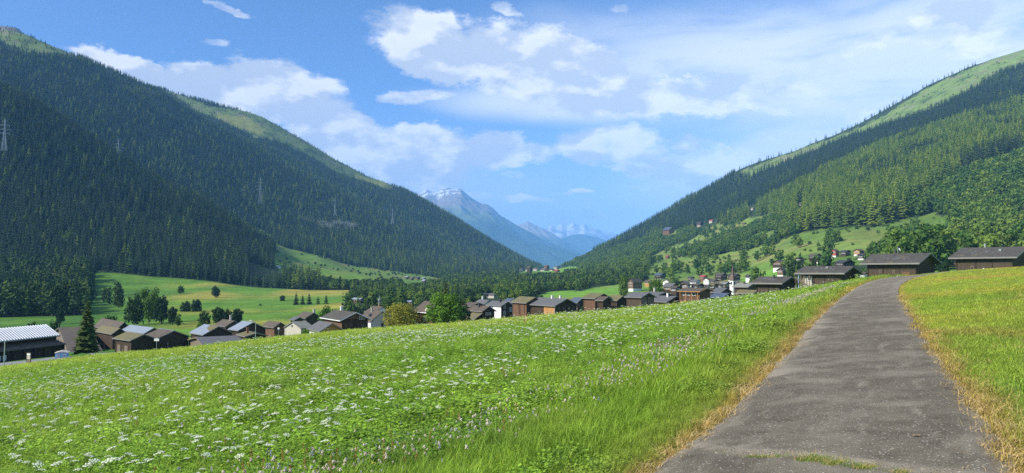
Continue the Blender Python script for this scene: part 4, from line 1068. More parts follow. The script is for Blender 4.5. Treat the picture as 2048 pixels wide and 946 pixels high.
    for c in chim:
        t_, s_, sz, hh, cm = c; sz *= 0.72; hh *= 0.72     # along ridge, across (-1..1), width, height above roof
        if ax == 'y': x, y = W_ / 2 + s_ * W_ / 2, t_ * L_
        else: x, y = t_ * W_, L_ / 2 + s_ * L_ / 2
        zt = hr - abs(s_) * half * p
        b = MB(); b.box(x - sz / 2, x + sz / 2, y - sz / 2, y + sz / 2, zt - 0.4, zt + hh + th); b.box(x - sz / 2 - 0.08, x + sz / 2 + 0.08, y - sz / 2 - 0.08, y + sz / 2 + 0.08, zt + hh + th, zt + hh + th + 0.12)
        b.build('chimney', cm, rf)
    tag(root, label, cat, group)
    return H
def part(H, name, mat, *boxes):
    b = MB()
    for x in boxes: b.box(*x)
    return b.build(name, mat, H.root)

B = 'timber barns and houses along the lower edge of the meadow'
# --- left end of the village
H = house('barn', 'long dark barn with a white corrugated roof at the left edge', 'barn', -120, -75, 111, 692, 666, 150, a=78, ridge='R', wall=W_DARK, roof=R_METAL, ov=1.0, og=0.3, group=B, wins=())
cr = MB()
_, p_, ze_, zr_ = roof_shell(H.W, H.L, H.he, H.hr, 'x', 1.0, 0.3, 0.2)
n_ = 34
for k in range(n_):
    x = -0.3 + (H.W + 0.6) * (k + 0.25) / n_; w2 = (H.W + 0.6) / n_ * 0.5
    for (ya, za), (yb_, zb_) in (((H.L / 2, zr_), (-1.02, ze_)), ((H.L / 2, zr_), (H.L + 1.02, ze_))):
        cr.poly([(x, ya, za + .2), (x + w2, ya, za + .2), (x + w2, yb_, zb_ + .2), (x, yb_, zb_ + .2), (x + w2 / 2, ya, za + .42), (x + w2 / 2, yb_, zb_ + .42)], [(0, 4, 5, 3), (4, 1, 2, 5), (0, 1, 4), (3, 5, 2)])
o = cr.build('corrugation', R_WHITE, H.root); o['kind'] = 'stuff'
lt = MB(); zl = H.he - 1.3
lt.poly([(1, -3.0, zl - 1.0), (H.W, -3.0, zl - 1.0), (H.W, 0.0, zl), (1, 0.0, zl), (1, -3.0, zl - 1.15), (H.W, -3.0, zl - 1.15), (H.W, 0.0, zl - 0.15), (1, 0.0, zl - 0.15)], [(0, 1, 2, 3), (7, 6, 5, 4), (0, 4, 5, 1), (1, 5, 6, 2), (2, 6, 7, 3), (3, 7, 4, 0)])
lt.build('lean_to_roof', R_BROWN, H.root)
for k in range(9): part(H, 'support_post', W_DARK, (1.2 + k * (H.W - 1.6) / 8, 1.4 + k * (H.W - 1.6) / 8, -2.7, -2.5, H.z0, zl - 0.95))
part(H, 'boarding', W_DARK, (1.0, H.W - 0.1, -2.3, -2.2, H.z0, zl - 1.05))
sg = part(H, 'notice_board', C_TRIM, (H.W * 0.22, H.W * 0.34, -2.42, -2.32, 0.6, 1.7))
house('barn', 'brown barn with a board gable and small open loft window, left of the near spruce', 'barn', 104, 146, 205, 672, 655, 205, a=35, ridge='R', wall=W_GREY, roof=R_BROWN, group=B, wins=(('S', 0.62, 0.3, 1.5, 1.6, W_STRIP),), trim=W_STRIP)
house('barn', 'dark barn with a low grey roof behind the near spruce', 'barn', 190, 232, 262, 663, 644, 262, a=42, wall=W_DARK, roof=R_BROWN, group=B)
house('barn', 'dark barn with a yellowed mossy roof right of the near spruce', 'barn', 194, 226, 250, 669, 656, 226, a=45, wall=W_DARK, roof=R_MOSS, group=B, doors=(('S', 0.5, 2.4, 2.4, W_GREY),))
house('barn', 'small barn with grey double doors and a mossy shingle roof', 'barn', 231, 263, 308, 682, 668, 196, a=50, wall=W_DARK, roof=R_MOSS, group=B, doors=(('S', 0.3, 2.1, 2.9, W_GREY), ('S', 0.75, 1.9, 2.9, W_GREY)))
house('barn', 'barn with a pale zinc roof behind the small barn with grey doors', 'barn', 246, 290, 322, 668, 655, 235, a=48, wall=W_DARK, roof=R_METAL, group=B)
H = house('barn', 'dark barn with a brown roof and zinc ridge, leftmost of the zinc ridged barns', 'barn', 290, 316, 376, 678, 661, 200, a=46, wall=W_DARK, roof=R_BROWN, group=B)
part(H, 'ridge_sheet', R_METAL, (H.W / 2 - 0.3, H.W / 2 + 0.3, -0.7, H.L + 0.7, H.hr + 0.19, H.hr + 0.27))
part(H, 'log_prop', W_GREY, (H.W * 0.3, H.W * 0.34, -0.25, -0.12, 0, 2.6))
H = house('barn', 'dark barn with a roof half grey zinc, half yellow moss', 'barn', 383, 408, 463, 671, 652, 212, a=42, wall=W_DARK, roof=R_METAL, group=B)
mo = MB(); q = H.p; mo.poly([(-0.62, -0.72, H.he - 0.62 * q + 0.24), (H.W / 2, -0.72, H.hr + 0.24), (H.W / 2, H.L * 0.55, H.hr + 0.24), (H.W * 0.22, H.L * 0.55, H.he + H.W * 0.22 * q + 0.24), (-0.62, -0.2, H.he - 0.62 * q + 0.24)], [(0, 4, 3, 2, 1)])
mo2 = MB(); mo2.poly([(H.W * 0.15, -0.72, H.he + H.W * 0.15 * q + 0.235), (H.W / 2, -0.72, H.hr + 0.235), (H.W / 2, H.L * 0.6, H.hr + 0.235), (H.W * 0.3, H.L * 0.45, H.he + H.W * 0.3 * q + 0.235)], [(0, 1, 2, 3)])
mo2.build('moss_patch', R_MOSS, H.root)
H = house('barn', 'low barn with a broad dark grey roof just over the meadow edge', 'barn', 378, 419, 497, 687, 674, 180, a=32, ridge='R', wall=W_GREY, roof=R_GREY, group=B, trim=W_STRIP)
house('barn', 'brown roofed barn with a thin chimney, farthest back behind the zinc roofs', 'barn', 432, 452, 482, 654, 641, 285, a=42, wall=W_DARK, roof=R_BROWN, group=B, chim=((0.3, 0.0, 0.9, 2.6, P_STONE),))
house('barn', 'dark barn with a bright zinc roof beside the curved street lamp', 'barn', 461, 478, 530, 662, 644, 218, a=42, wall=W_DARK, roof=R_METAL, group=B, base=(1.2, P_STONE))
house('barn', 'small dark gabled shed with a red brick chimney', 'shed', 478, 493, 531, 674, 665, 192, a=35, wall=W_DARK, roof=R_MOSS, group=B, chim=((0.5, -0.5, 0.7, 1.9, P_BRICK),), wins=(('G', 0.45, -0.7, 0.8, 0.9),))
house('barn', 'barn of reddish timber with a brown slate roof and satellite dish', 'barn', 528, 549, 570, 656, 644, 232, a=40, wall=W_RED, roof=R_BROWN, group=B, doors=(('S', 0.4, 1.8, 2.6, W_GREY),))
house('stone_barn', 'cream plastered barn with its gable to the left and a grey green roof', 'barn', 570, 602, 626, 658, 643, 202, a=52, ridge='R', wall=P_STONE, roof=R_PALE, ov=0.25, og=0.25, group=B, course=0, wins=(('S', 0.55, 0.5, 0.5, 0.5, C_DARK),))
house('house', 'brown roofed house with a pale chimney behind the cream barn', 'house', 594, 612, 640, 637, 625, 295, a=40, wall=W_DARK, roof=R_BROWN, group=B, chim=((0.2, 0.4, 1.0, 2.6, P_STONE),))
house('shed', 'small grey roofed shed peeping out left of the cream barn roof', 'shed', 582, 590, 606, 641, 634, 285, a=40, wall=W_DARK, roof=R_GREY, group=B)
house('shed', 'low timber shed with a grey seamed roof and white foot, left of the large chalet', 'shed', 619, 642, 684, 664, 646, 182, a=32, wall=W_ORANGE, roof=R_GREY, group=B, base=(1.6, P_WHITE))
H = house('chalet', 'large dark chalet with a wide slate roof and white window pair in its gable', 'chalet', 648, 684, 735, 642, 624, 200, a=33, wall=W_RED, roof=R_SLATE, ov=0.9, og=1.0, group=B, trim=C_TRIM, chim=((0.75, 0.05, 0.8, 1.6, P_WHITE),),
      wins=(('G', 0.72, 0.35, 0.75, 1.1), ('G', 0.84, 0.35, 0.75, 1.1), ('G', 0.15, -1.6, 0.6, 0.5, W_STRIP), ('G', 0.35, -1.6, 0.6, 0.5, W_STRIP), ('G', 0.8, -1.9, 0.6, 0.5, W_STRIP)))
dk = MB(); dk.box(0.02, H.W - 0.02, -0.06, -0.005, H.z0, H.he - 0.02); dk.build('gable_sheet', W_DARK, H.root)  # dark sheet puts the shade of this gable into its colour
for u in (0.02, 0.47, 0.53, 0.97): part(H, 'gable_post', W_DARK, (H.W * u - 0.09, H.W * u + 0.09, -0.2, -0.06, H.z0, H.he - 0.1))
H = house('chapel_house', 'white plastered house with brown roof and dormer under the onion turret', 'house', 716, 742, 785, 644, 622, 216, a=34, wall=P_WHITE, roof=R_BROWN, ov=0.3, og=0.35, group=B, course=0, th=0.18,
      wins=(('G', 0.52, -1.2, 0.7, 1.0, C_DARK), ('G', 0.9, -1.5, 0.6, 1.0, C_DARK), ('G', 0.40, -4.1, 0.35, 0.5, C_DARK), ('G', 0.50, -4.1, 0.35, 0.5, C_DARK), ('G', 0.60, -4.1, 0.35, 0.5, C_DARK)), chim=((0.6, -0.2, 0.5, 1.9, P_STONE),))
b = MB(); b.box(H.W * 0.16, H.W * 0.16 + 0.9, H.L * 0.35, H.L * 0.35 + 1.0, H.he + 0.3, H.he + 1.6); b.poly([(H.W * .16 - .2, H.L * .35 - .2, H.he + 1.6), (H.W * .16 + 1.1, H.L * .35 - .2, H.he + 1.6), (H.W * .16 + 1.1, H.L * .35 + 1.2, H.he + 1.6), (H.W * .16 - .2, H.L * .35 + 1.2, H.he + 1.6), (H.W * .16 + .45, H.L * .35 + .5, H.he + 2.2)], [(0, 1, 4), (1, 2, 4), (2, 3, 4), (3, 0, 4), (3, 2, 1, 0)]); b.build('dormer', R_DARK, H.root)
# chapel behind it with the onion turret
H = house('chapel', 'small chapel with brick turret and dark onion dome behind the white house', 'chapel', 731, 748, 781, 626, 613, 236, a=36, wall=P_WHITE, roof=R_BROWN, ov=0.3, og=0.3, group=None, course=0, th=0.18)
def onion(H, px, ybot, ytop, D):
    c = at(px, ybot, D); t = at(px, ytop, D); h = t.z - c.z; s = h / 34.0
    inv = H.root.matrix_basis.inverted() if False else None
    an = H.root.rotation_euler.z; dx, dy = c.x - H.root.location.x, c.y - H.root.location.y
    lx = dx * math.cos(an) + dy * math.sin(an); ly = -dx * math.sin(an) + dy * math.cos(an); z = c.z - H.root.location.z
    tb = MB(); tb.lathe([(3.6 * s, z - 1.0), (3.6 * s, z + 11 * s)], 8, c=(lx, ly)); tw = tb.build('turret', P_BRICK, H.root)
    for k in range(4):
        q = MB(); a_ = k * math.pi / 2; q.bar((lx + 3.2 * s * math.cos(a_), ly + 3.2 * s * math.sin(a_), z + 11 * s), (lx + 3.0 * s * math.cos(a_), ly + 3.0 * s * math.sin(a_), z + 14 * s), 0.5 * s); q.build('belfry_post', C_TRIM, tw)
    lb = MB(); lb.lathe([(3.9 * s, z + 10.8 * s), (4.3 * s, z + 11.4 * s), (3.0 * s, z + 11.9 * s)], 10, c=(lx, ly)); lb.lathe([(4.4 * s, z + 14 * s), (4.6 * s, z + 14.8 * s), (3.0 * s, z + 15.8 * s), (2.6 * s, z + 17 * s), (3.9 * s, z + 19 * s), (4.6 * s, z + 21 * s), (4.0 * s, z + 23.2 * s), (2.3 * s, z + 25 * s), (0.9 * s, z + 27 * s), (0.35 * s, z + 30 * s), (0.15 * s, z + 34 * s)], 12, c=(lx, ly))
    lb.build('onion_dome', plain('dome_copper', (0.15, 0.18, 0.18), 0.5, 0.4), tw, smooth=True)
    fb = MB(); fb.lathe([(0.7 * s, z + 29.6 * s), (0.9 * s, z + 30.2 * s), (0.7 * s, z + 30.8 * s)], 8, c=(lx, ly)); fb.build('finial', C_METAL, tw)
onion(H, 759, 618, 590, 240)
H = house('house', 'red brown timber house with white foot and hipped brown roof, left of the big maple', 'house', 832, 866, 905, 627, 604, 212, a=36, wall=W_RED, roof=R_BROWN, ov=0.9, group=B, base=(1.7, P_WHITE), trim=C_TRIM, wins=(('S', 0.45, -2.3, 1.3, 1.3), ('G', 0.4, -1.9, 1.0, 1.2), ('G', 0.75, -1.9, 1.0, 1.2)))
b = MB(); b.box(-0.5, 0.9, H.L * 0.22, H.L * 0.22 + 1.6, H.he - 0.2, H.he + 1.0); b.build('dormer', P_STONE, H.root); b = MB(); x_, y_ = -0.7, H.L * 0.22; z_ = H.he + 1.0
b.poly([(x_, y_ - .2, z_), (2.6, y_ - .2, z_), (2.6, y_ + 1.8, z_), (x_, y_ + 1.8, z_), (x_, y_ + .8, z_ + .7), (2.6, y_ + .8, z_ + .7)], [(0, 1, 5, 4), (3, 4, 5, 2), (0, 4, 3), (1, 2, 5), (0, 3, 2, 1)]); b.build('dormer_roof', R_BROWN, H.root)
# --- centre
H = house('chalet', 'dark gabled chalet with a lower lean-to roof right of the big maple', 'chalet', 938, 965, 988, 624, 612, 238, a=34, wall=W_DARK, roof=R_BROWN, group=B, wins=(('G', 0.35, -1.0, 0.8, 0.9), ('G', 0.62, -1.0, 0.8, 0.9)), chim=((0.5, -0.4, 0.7, 1.5, C_DARK),))
b = MB(); zz = H.he - 0.6; b.poly([(-3.4, -0.5, zz - 2.0), (-3.4, H.L * 0.7, zz - 2.0), (-0.05, H.L * 0.7, zz), (-0.05, -0.5, zz), (-3.4, -0.5, zz - 2.15), (-3.4, H.L * 0.7, zz - 2.15), (-0.05, H.L * 0.7, zz - 0.15), (-0.05, -0.5, zz - 0.15)], [(0, 3, 2, 1), (4, 5, 6, 7), (0, 4, 7, 3), (1, 2, 6, 5), (0, 1, 5, 4), (3, 7, 6, 2)]); b.build('lean_to_roof', R_MOSS, H.root)
for y in (0.0, H.L * 0.3, H.L * 0.6): part(H, 'support_post', W_GREY, (-3.2, -3.0, y, y + 0.2, H.z0, zz - 2.0))
wp = MB()
for i in range(6):
    for j in range(4): wp.bar((-2.9 + j * 0.6 + 0.3 * (i % 2), -0.2, H.z0 + 0.9 + i * 0.28), (-2.9 + j * 0.6 + 0.3 * (i % 2), 0.9, H.z0 + 0.9 + i * 0.28), 0.15, 6)
o = wp.build('firewood', W_GREY, H.root); o['kind'] = 'stuff'
house('chalet', 'dark brown chalet roof just behind the big maple on its right', 'chalet', 926, 942, 968, 613, 605, 262, a=38, wall=W_DARK, roof=R_BROWN, group=B, wins=(('G', 0.5, -1.0, 0.8, 0.9),))
house('house', 'grey roofed house with a small white gable above the brown lean-to', 'house', 951, 968, 985, 612, 600, 275, a=30, wall=P_WHITE, roof=R_GREY, ov=0.9, group=B, course=0, wins=(('G', 0.5, -0.6, 1.0, 0.9),), chim=((0.8, 0.3, 0.7, 2.2, P_WHITE),))
H = house('house', 'tall house with a white side wall and black gable between two barns', 'house', 976, 1003, 1024, 613, 603, 250, a=34, wall=W_DARK, roof=R_GREY, group=B, wins=(('G', 0.28, -0.3, 0.8, 1.4), ('G', 0.28, -2.6, 0.8, 1.5), ('G', 0.85, -1.4, 0.8, 1.4)), chim=((0.35, -0.3, 0.8, 1.9, C_DARK),))
part(H, 'side_wall', P_WHITE, (-0.14, -0.06, 0.1, H.L * 0.62, H.z0, H.he - 0.15)); part(H, 'balcony_door', C_BLUE, (-0.2, -0.145, H.L * 0.66, H.L * 0.8, 0.2, H.he - 0.6))
house('shed', 'narrow blue roofed lean-to tucked between the black gable and the red barn', 'shed', 1010, 1020, 1034, 604, 597, 262, a=34, wall=P_WHITE, roof=R_BLUE, group=B)
H = house('barn', 'tall log barn of sunlit reddish timber with a mossy roof and double loft door', 'barn', 1026, 1053, 1083, 607, 594, 225, a=31, wall=W_RED, roof=R_MOSS, ov=0.6, group=B, doors=(('S', 0.5, 0.9, 3.6, W_RED),), wins=(('G', 0.3, -1.2, 0.7, 0.8),))
dk = MB(); dk.box(0.02, H.W - 0.02, -0.07, -0.01, H.z0, H.he - 0.02); dk.build('gable_sheet', W_DARK, H.root)  # shaded gable given as a dark sheet over the reddish wall
for y in (0.12, 0.46, 0.54): part(H, 'wall_post', W_DARK, (-0.12, -0.05, H.L * y, H.L * y + 0.14, H.z0, H.he - 0.1))
H = house('chalet', 'broad dark chalet with grey slate roof, two white chimneys and a sunlit orange wall', 'chalet', 1060, 1110, 1152, 613, 597, 215, a=33, wall=W_DARK, roof=R_GREY, ov=0.7, og=0.8, group=B, chim=((0.5, -0.05, 0.7, 1.0, P_WHITE), (0.22, 0.05, 0.7, 1.0, P_WHITE)), wins=tuple(('G', u, z, 0.7, 0.9, W_GREY) for u in (0.18, 0.42, 0.66, 0.86) for z in (-0.9, -3.0)))
part(H, 'lit_side_sheet', W_ORANGE, (-0.12, -0.05, 0.1, H.L * 0.42, H.z0, H.he - 0.3)); part(H, 'downpipe', C_METAL, (-0.3, -0.12, -0.25, -0.12, H.z0, H.he))  # orange side sheet carries the sunlight on that wall in its colour
house('house', 'low house with a blue grey roof between the broad chalet and the next barn', 'house', 1143, 1155, 1171, 606, 595, 270, a=36, wall=W_DARK, roof=R_BLUE, group=B)
house('barn', 'upright brown barn with a mossy roof right of the blue grey roof', 'barn', 1168, 1190, 1219, 598, 587, 225, a=35, wall=W_RED, roof=R_MOSS, group=B, wins=(('G', 0.75, -0.6, 0.7, 0.7),))
house('barn', 'black barn with a moss edged roof, right neighbour of the upright brown barn', 'barn', 1215, 1234, 1253, 602, 591, 232, a=36, wall=W_DARK, roof=R_MOSS, group=B)
house('barn', 'small black shed under the moss edged roofs at the meadow edge', 'shed', 1196, 1206, 1221, 602, 593, 215, a=36, wall=W_DARK, roof=R_BROWN, group=B)
H = house('barn', 'brown barn with a lighter tan gable and grey roof over the meadow edge', 'barn', 1254, 1282, 1307, 596, 585, 220, a=38, wall=W_BARN, roof=R_GREY, group=B)
tb = MB(); tb.box(0.02, H.W - 0.02, -0.06, -0.01, H.z0, H.he - 0.02); tb.build('gable_sheet', W_GREY, H.root)
for u in (0.0, 0.47, 0.97): part(H, 'gable_post', W_DARK, (H.W * u - 0.08, H.W * u + 0.08, -0.2, -0.065, H.z0, H.he - 0.05))
house('house', 'house with a broad flat grey roof and slim white chimney beside the tan gabled barn', 'house', 1297, 1332, 1367, 605, 592, 225, a=40, wall=W_DARK, roof=R_GREY, group=B, chim=((0.3, -0.2, 0.7, 1.4, P_WHITE),))
house('house', 'second grey roof with a chimney rising behind the broad flat roof', 'house', 1278, 1308, 1348, 594, 584, 262, a=40, wall=W_DARK, roof=R_GREY, group=B, chim=((0.7, 0.1, 0.8, 2.0, P_STONE),))
H = house('chalet', 'honey brown chalet with balcony and glazed front, left of the blue grey roof', 'chalet', 1363, 1399, 1419, 584, 576, 222, a=42, wall=W_RED, roof=R_BROWN, ov=1.1, og=0.9, group=B, base=(0.9, P_STONE), trim=W_ORANGE, wins=(('S', 0.3, -0.9, 1.2, 1.0), ('S', 0.6, -0.9, 1.2, 1.0), ('S', 0.85, -0.9, 0.9, 1.0)))
part(H, 'balcony', W_ORANGE, (-0.9, -0.8, 0.1, H.L - 0.1, 1.0, 1.9), (-0.9, -0.05, 0.1, H.L - 0.1, 0.9, 1.0))
for y in (0.0, 0.33, 0.66, 0.98): part(H, 'balcony_post', W_ORANGE, (-0.92, -0.8, H.L * y, H.L * y + 0.14, 1.0, H.he - 0.2))
house('house', 'dark house under a slate blue roof beside the church', 'house', 1420, 1441, 1468, 597, 586, 228, a=42, wall=W_DARK, roof=R_BLUE, group=B)
house('house', 'grey roofed house behind the slate blue roof, left of the church tower', 'house', 1424, 1440, 1462, 586, 576, 290, a=42, wall=W_DARK, roof=R_GREY, group=B)
house('barn', 'barn with a pale lichen roof right of the church tower', 'barn', 1470, 1494, 1514, 575, 566, 215, a=44, wall=W_BARN, roof=R_PALE, group=B, chim=((0.5, -0.3, 0.5, 0.8, C_DARK),))
house('shed', 'low shed with a mossy roof at the foot of the pale roofed barn', 'shed', 1478, 1504, 1515, 588, 580, 185, a=44, wall=W_BARN, roof=R_MOSS, group=B)
G_LB = 'long dark barns by the end of the farm road'
def long_barn(label, xl, xc, xr, yc, yp, D, a, posts, strip=True, wins=(), chim=(), og=1.2, doors=()):
    H = house('long_barn', label, 'barn', xl, xc, xr, yc, yp, D, a=a, wall=W_BARN, roof=R_SLATE, ov=1.1, og=og, group=G_LB, wins=wins, chim=chim, doors=doors, course=0.2, trim=C_TRIMG, th=0.24)
    for u in posts: part(H, 'wall_post', W_DARK, (-0.14, -0.05, H.L * u - 0.09, H.L * u + 0.09, H.z0, H.he - 0.05))
    zs = H.he - 1.35
    if strip:
        us = sorted(posts)
        for u0, u1 in zip(us[:-1], us[1:]): part(H, 'wall_board', W_STRIP, (-0.10, -0.04, H.L * u0 + 0.11, H.L * u1 - 0.11, zs, zs + 0.16))
    part(H, 'upper_band', W_DARK, (-0.08, -0.012, 0.12, H.L - 0.12, H.he - 0.75, H.he - 0.02))  # dark timber band along the top of the wall
    dk = MB(); dk.box(0.12, H.W - 0.12, -0.06, -0.01, H.z0, H.he - 0.02); dk.build('gable_sheet', W_DARK, H.root)  # gable darkened by a sheet, its shade put into the colour
    gt = MB(); gt.bar((-1.22, -og, H.he - 1.1 * H.p - 0.02), (-1.22, H.L + og, H.he - 1.1 * H.p - 0.02), 0.09, 6); gt.build('gutter', C_TRIMG, H.root)
    r = random.Random(int(xc)); pt = MB()
    for k in range(7):
        y = H.L * r.uniform(0.2, 0.75); x = H.W * r.uniform(0.10, 0.28); z = H.he + x * H.p + 0.27
        w1 = r.uniform(0.3, 0.9); pt.poly([(x, y, z), (x + 0.45, y, z + 0.45 * H.p), (x + 0.45, y + w1, z + 0.45 * H.p), (x, y + w1, z), (x, y, z + .05), (x + .45, y, z + .45 * H.p + .05), (x + .45, y + w1, z + .45 * H.p + .05), (x, y + w1, z + .05)], [(4, 5, 6, 7), (0, 1, 5, 4), (2, 3, 7, 6), (3, 0, 4, 7), (1, 2, 6, 5)])
    o = pt.build('loose_slates', R_GREY, H.root); o['kind'] = 'stuff'
    return H
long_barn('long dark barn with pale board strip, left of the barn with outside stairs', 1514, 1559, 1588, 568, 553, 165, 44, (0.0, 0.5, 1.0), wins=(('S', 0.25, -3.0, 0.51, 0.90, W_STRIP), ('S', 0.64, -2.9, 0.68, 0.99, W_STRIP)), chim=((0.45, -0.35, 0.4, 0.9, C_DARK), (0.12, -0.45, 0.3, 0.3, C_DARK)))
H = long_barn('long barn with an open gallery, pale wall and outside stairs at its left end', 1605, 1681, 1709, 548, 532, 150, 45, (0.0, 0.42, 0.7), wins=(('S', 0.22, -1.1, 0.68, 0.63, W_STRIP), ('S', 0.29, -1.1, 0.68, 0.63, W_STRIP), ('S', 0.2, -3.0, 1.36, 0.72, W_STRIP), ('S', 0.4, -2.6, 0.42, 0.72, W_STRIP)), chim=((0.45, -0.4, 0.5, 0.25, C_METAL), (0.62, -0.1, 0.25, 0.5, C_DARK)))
part(H, 'gallery_wall', P_STONE, (-0.16, -0.1, H.L * 0.73, H.L * 0.99, H.z0, H.he - 0.75))
add_window(H.root, H.W, H.L, 'S', 0.80, H.he - 1.3, 0.8, 0.9).location.x = -0.2
for u in (0.76, 0.90, 0.985): part(H, 'gallery_post', W_STRIP, (-0.95, -0.8, H.L * u, H.L * u + 0.13, H.z0, H.he - 0.55))
part(H, 'downpipe', C_BLUE, (-1.05, -0.95, H.L * 1.05, H.L * 1.05 + 0.1, H.z0, H.he - 0.6))
st = MB()
for k in range(12): st.box(-1.7, -0.9, H.L * 0.72 + k * 0.26, H.L * 0.72 + k * 0.26 + 0.28, -0.4 + k * 0.19, -0.34 + k * 0.19)
st.build('stairs', W_GREY, H.root)
for sx in (-1.72, -0.9):
    rl_ = MB(); rl_.bar((sx, H.L * 0.72, 0.5), (sx, H.L * 0.72 + 3.1, 2.8), 0.06); rl_.build('handrail', W_STRIP, H.root)
    for k in range(6): b = MB(); b.bar((sx, H.L * 0.72 + k * 0.6, -0.4 + k * 0.44), (sx, H.L * 0.72 + k * 0.6, 0.5 + k * 0.44), 0.04); b.build('baluster', W_STRIP, H.root)
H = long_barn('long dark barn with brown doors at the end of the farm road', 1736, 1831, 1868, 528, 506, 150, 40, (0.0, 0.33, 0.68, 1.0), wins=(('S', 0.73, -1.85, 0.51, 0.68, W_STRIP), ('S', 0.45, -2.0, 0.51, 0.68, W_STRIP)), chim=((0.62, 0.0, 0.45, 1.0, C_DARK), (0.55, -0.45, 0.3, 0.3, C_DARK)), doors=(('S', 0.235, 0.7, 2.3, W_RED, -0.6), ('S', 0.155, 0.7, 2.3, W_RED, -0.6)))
an_ = MB(); an_.bar((H.W / 2, H.L * 0.56, H.hr), (H.W / 2, H.L * 0.56, H.hr + 1.7), 0.03); an_.bar((H.W / 2 - .4, H.L * 0.56, H.hr + 1.5), (H.W / 2 + .4, H.L * 0.56, H.hr + 1.5), 0.02); an_.build('aerial', C_METAL, H.root)
dh = MB(); dh.lathe([(0.0, 0.0), (0.3, 0.06), (0.42, 0.16)], 12); o = dh.build('satellite_dish', C_TRIM, H.root); o.location = (H.W / 2, H.L * 0.53, H.hr + 1.0); o.rotation_euler = (R(70), 0, R(30))
for u, w_ in ((0.33, 0.5), (0.30, 0.3)): part(H, 'notice_board', C_TRIM, (-0.3, -0.24, H.L * u, H.L * u + w_, -0.1, 0.9))
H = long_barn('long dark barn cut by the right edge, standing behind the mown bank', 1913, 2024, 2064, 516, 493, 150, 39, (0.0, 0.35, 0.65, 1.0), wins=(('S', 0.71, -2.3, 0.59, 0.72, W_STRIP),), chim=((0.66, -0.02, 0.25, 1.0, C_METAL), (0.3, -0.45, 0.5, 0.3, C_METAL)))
fl = MB()
for k in range(10): fl.box(-0.35, -0.15, H.L * (0.08 + k * 0.05), H.L * (0.08 + k * 0.05) + 0.28, H.he - 2.75 + 0.08 * (k % 3), H.he - 2.55 + 0.08 * (k % 3))
o = fl.build('flower_boxes', C_TRIM, H.root); o['kind'] = 'stuff'

# --- church with white tower and pointed spire
def church():
    D = 420; c = at(1466, 590, D); z0 = c.z; k = D / F
    root = empty('church', (c.x, c.y, z0), R(35)); tag(root, 'white village church tower with a tall pointed brown spire', 'church')
    h = (590 - 561) * k; w = 12.2 * k / 1.39
    b = MB(); b.box(-w / 2, w / 2, -w / 2, w / 2, -4, h); tw = b.build('tower', P_WHITE, root)
    s = MB(); q = w / 2; e = q * 1.28
    lv = [(e, h + 0.0), (e, h + 0.25), (q * 0.95, h + 2.2), (q * 0.42, h + 3.6), (q * 0.30, h + 5.6), (0.05, h + (561 - 530) * k)]
    pts = []
    for r_, z in lv: pts += [(-r_, -r_, z), (r_, -r_, z), (r_, r_, z), (-r_, r_, z)]
    f = [(j * 4 + i, j * 4 + (i + 1) % 4, j * 4 + 4 + (i + 1) % 4, j * 4 + 4 + i) for j in range(len(lv) - 1) for i in range(4)] + [(3, 2, 1, 0)]
    s.poly(pts, f); s.build('spire', plain('brown_shingles', (0.16, 0.11, 0.09), 0.8, 0.2, 0.2, 2), root)
    for sx, rz in ((0, 0), (1, -math.pi / 2)):
        o = MB(); o.box(-0.55, 0.55, -0.06, 0.05, -0.8, 0.8); w1 = o.build('belfry_window', C_DARK, root)
        w1.location = (0, -w / 2, h - 1.6) if sx == 0 else (-w / 2, 0, h - 1.6); w1.rotation_euler = (0, 0, rz)
        ck = MB(); ck.lathe([(0.75, 0), (0.75, 0.08)], 14); c1 = ck.build('clock_face', C_TRIM if sx else C_DARK, root)
        c1.rotation_euler = (math.pi / 2, 0, 0) if sx == 0 else (math.pi / 2, 0, -math.pi / 2); c1.location = (0, -w / 2 - 0.02, h - 3.6) if sx == 0 else (-w / 2 - 0.02, 0, h - 3.6)
    cr_ = MB(); zt = h + 31 * k; cr_.bar((0, 0, zt - 0.3), (0, 0, zt + 1.3), 0.06); cr_.bar((-0.35, 0, zt + 0.8), (0.35, 0, zt + 0.8), 0.05); cr_.build('cross', C_DARK, root)
    nb = gable_wall(8, 16, -4, 3.4, 7.4, 'y', P_WHITE); n_ = nb.build('nave', P_WHITE, root); n_.location = (w / 2 + 0.3, 0.5, 0)
    rb, *_ = roof_shell(8, 16, 3.4, 7.4, 'y', 0.4, 0.4, 0.2); r2 = rb.build('nave_roof', R_SLATE, root); r2.location = n_.location
church()

# --- the village centre behind, the chalets up the slope and the far hamlets (small in the photo)
def mini(label, x0, x1, yt, yb, D, wall, roof, ridge='L', base=None, cat='chalet', name='chalet', group='houses of the village centre around the church', frac=0.55, a=40, bal=False, nw=3, hip=0.32):
    xc = x0 + (x1 - x0) * frac; hpx = yb - yt
    Dg = on_ground((x0 + x1) / 2, yb, 260, 3000)[1]       # stands where the slope itself is
    if D >= 400 and Dg < 2950: D = Dg if abs(math.log(Dg / D)) > 0.05 else D
    H = house(name, label, cat, x0 + (x1 - x0) * 0.06, xc, x1 - (x1 - x0) * 0.06, yt + hpx * hip, yt, D, a=a, ridge=ridge, wall=wall, roof=roof, ov=0.7, og=0.7, th=0.22,
              base=(hpx * D / F * 0.22, base) if base else None, yb=yb, group=group, detail=False,
              wins=tuple((fc, u, z, 0.9, 1.0) for fc in ('G', 'S') for u in ((0.25, 0.5, 0.75)[:nw] if nw > 1 else (0.5,)) for z in ((-0.9,) if hpx * D / F < 6.5 else (-0.9, -3.4))))
    if bal:
        z = H.he - 2.4
        part(H, 'balcony', W_DARK, (-1.0, -0.9, 0.1, H.L - 0.1, z, z + 0.9), (-1.0, -0.03, 0.1, H.L - 0.1, z - 0.1, z))
    return H
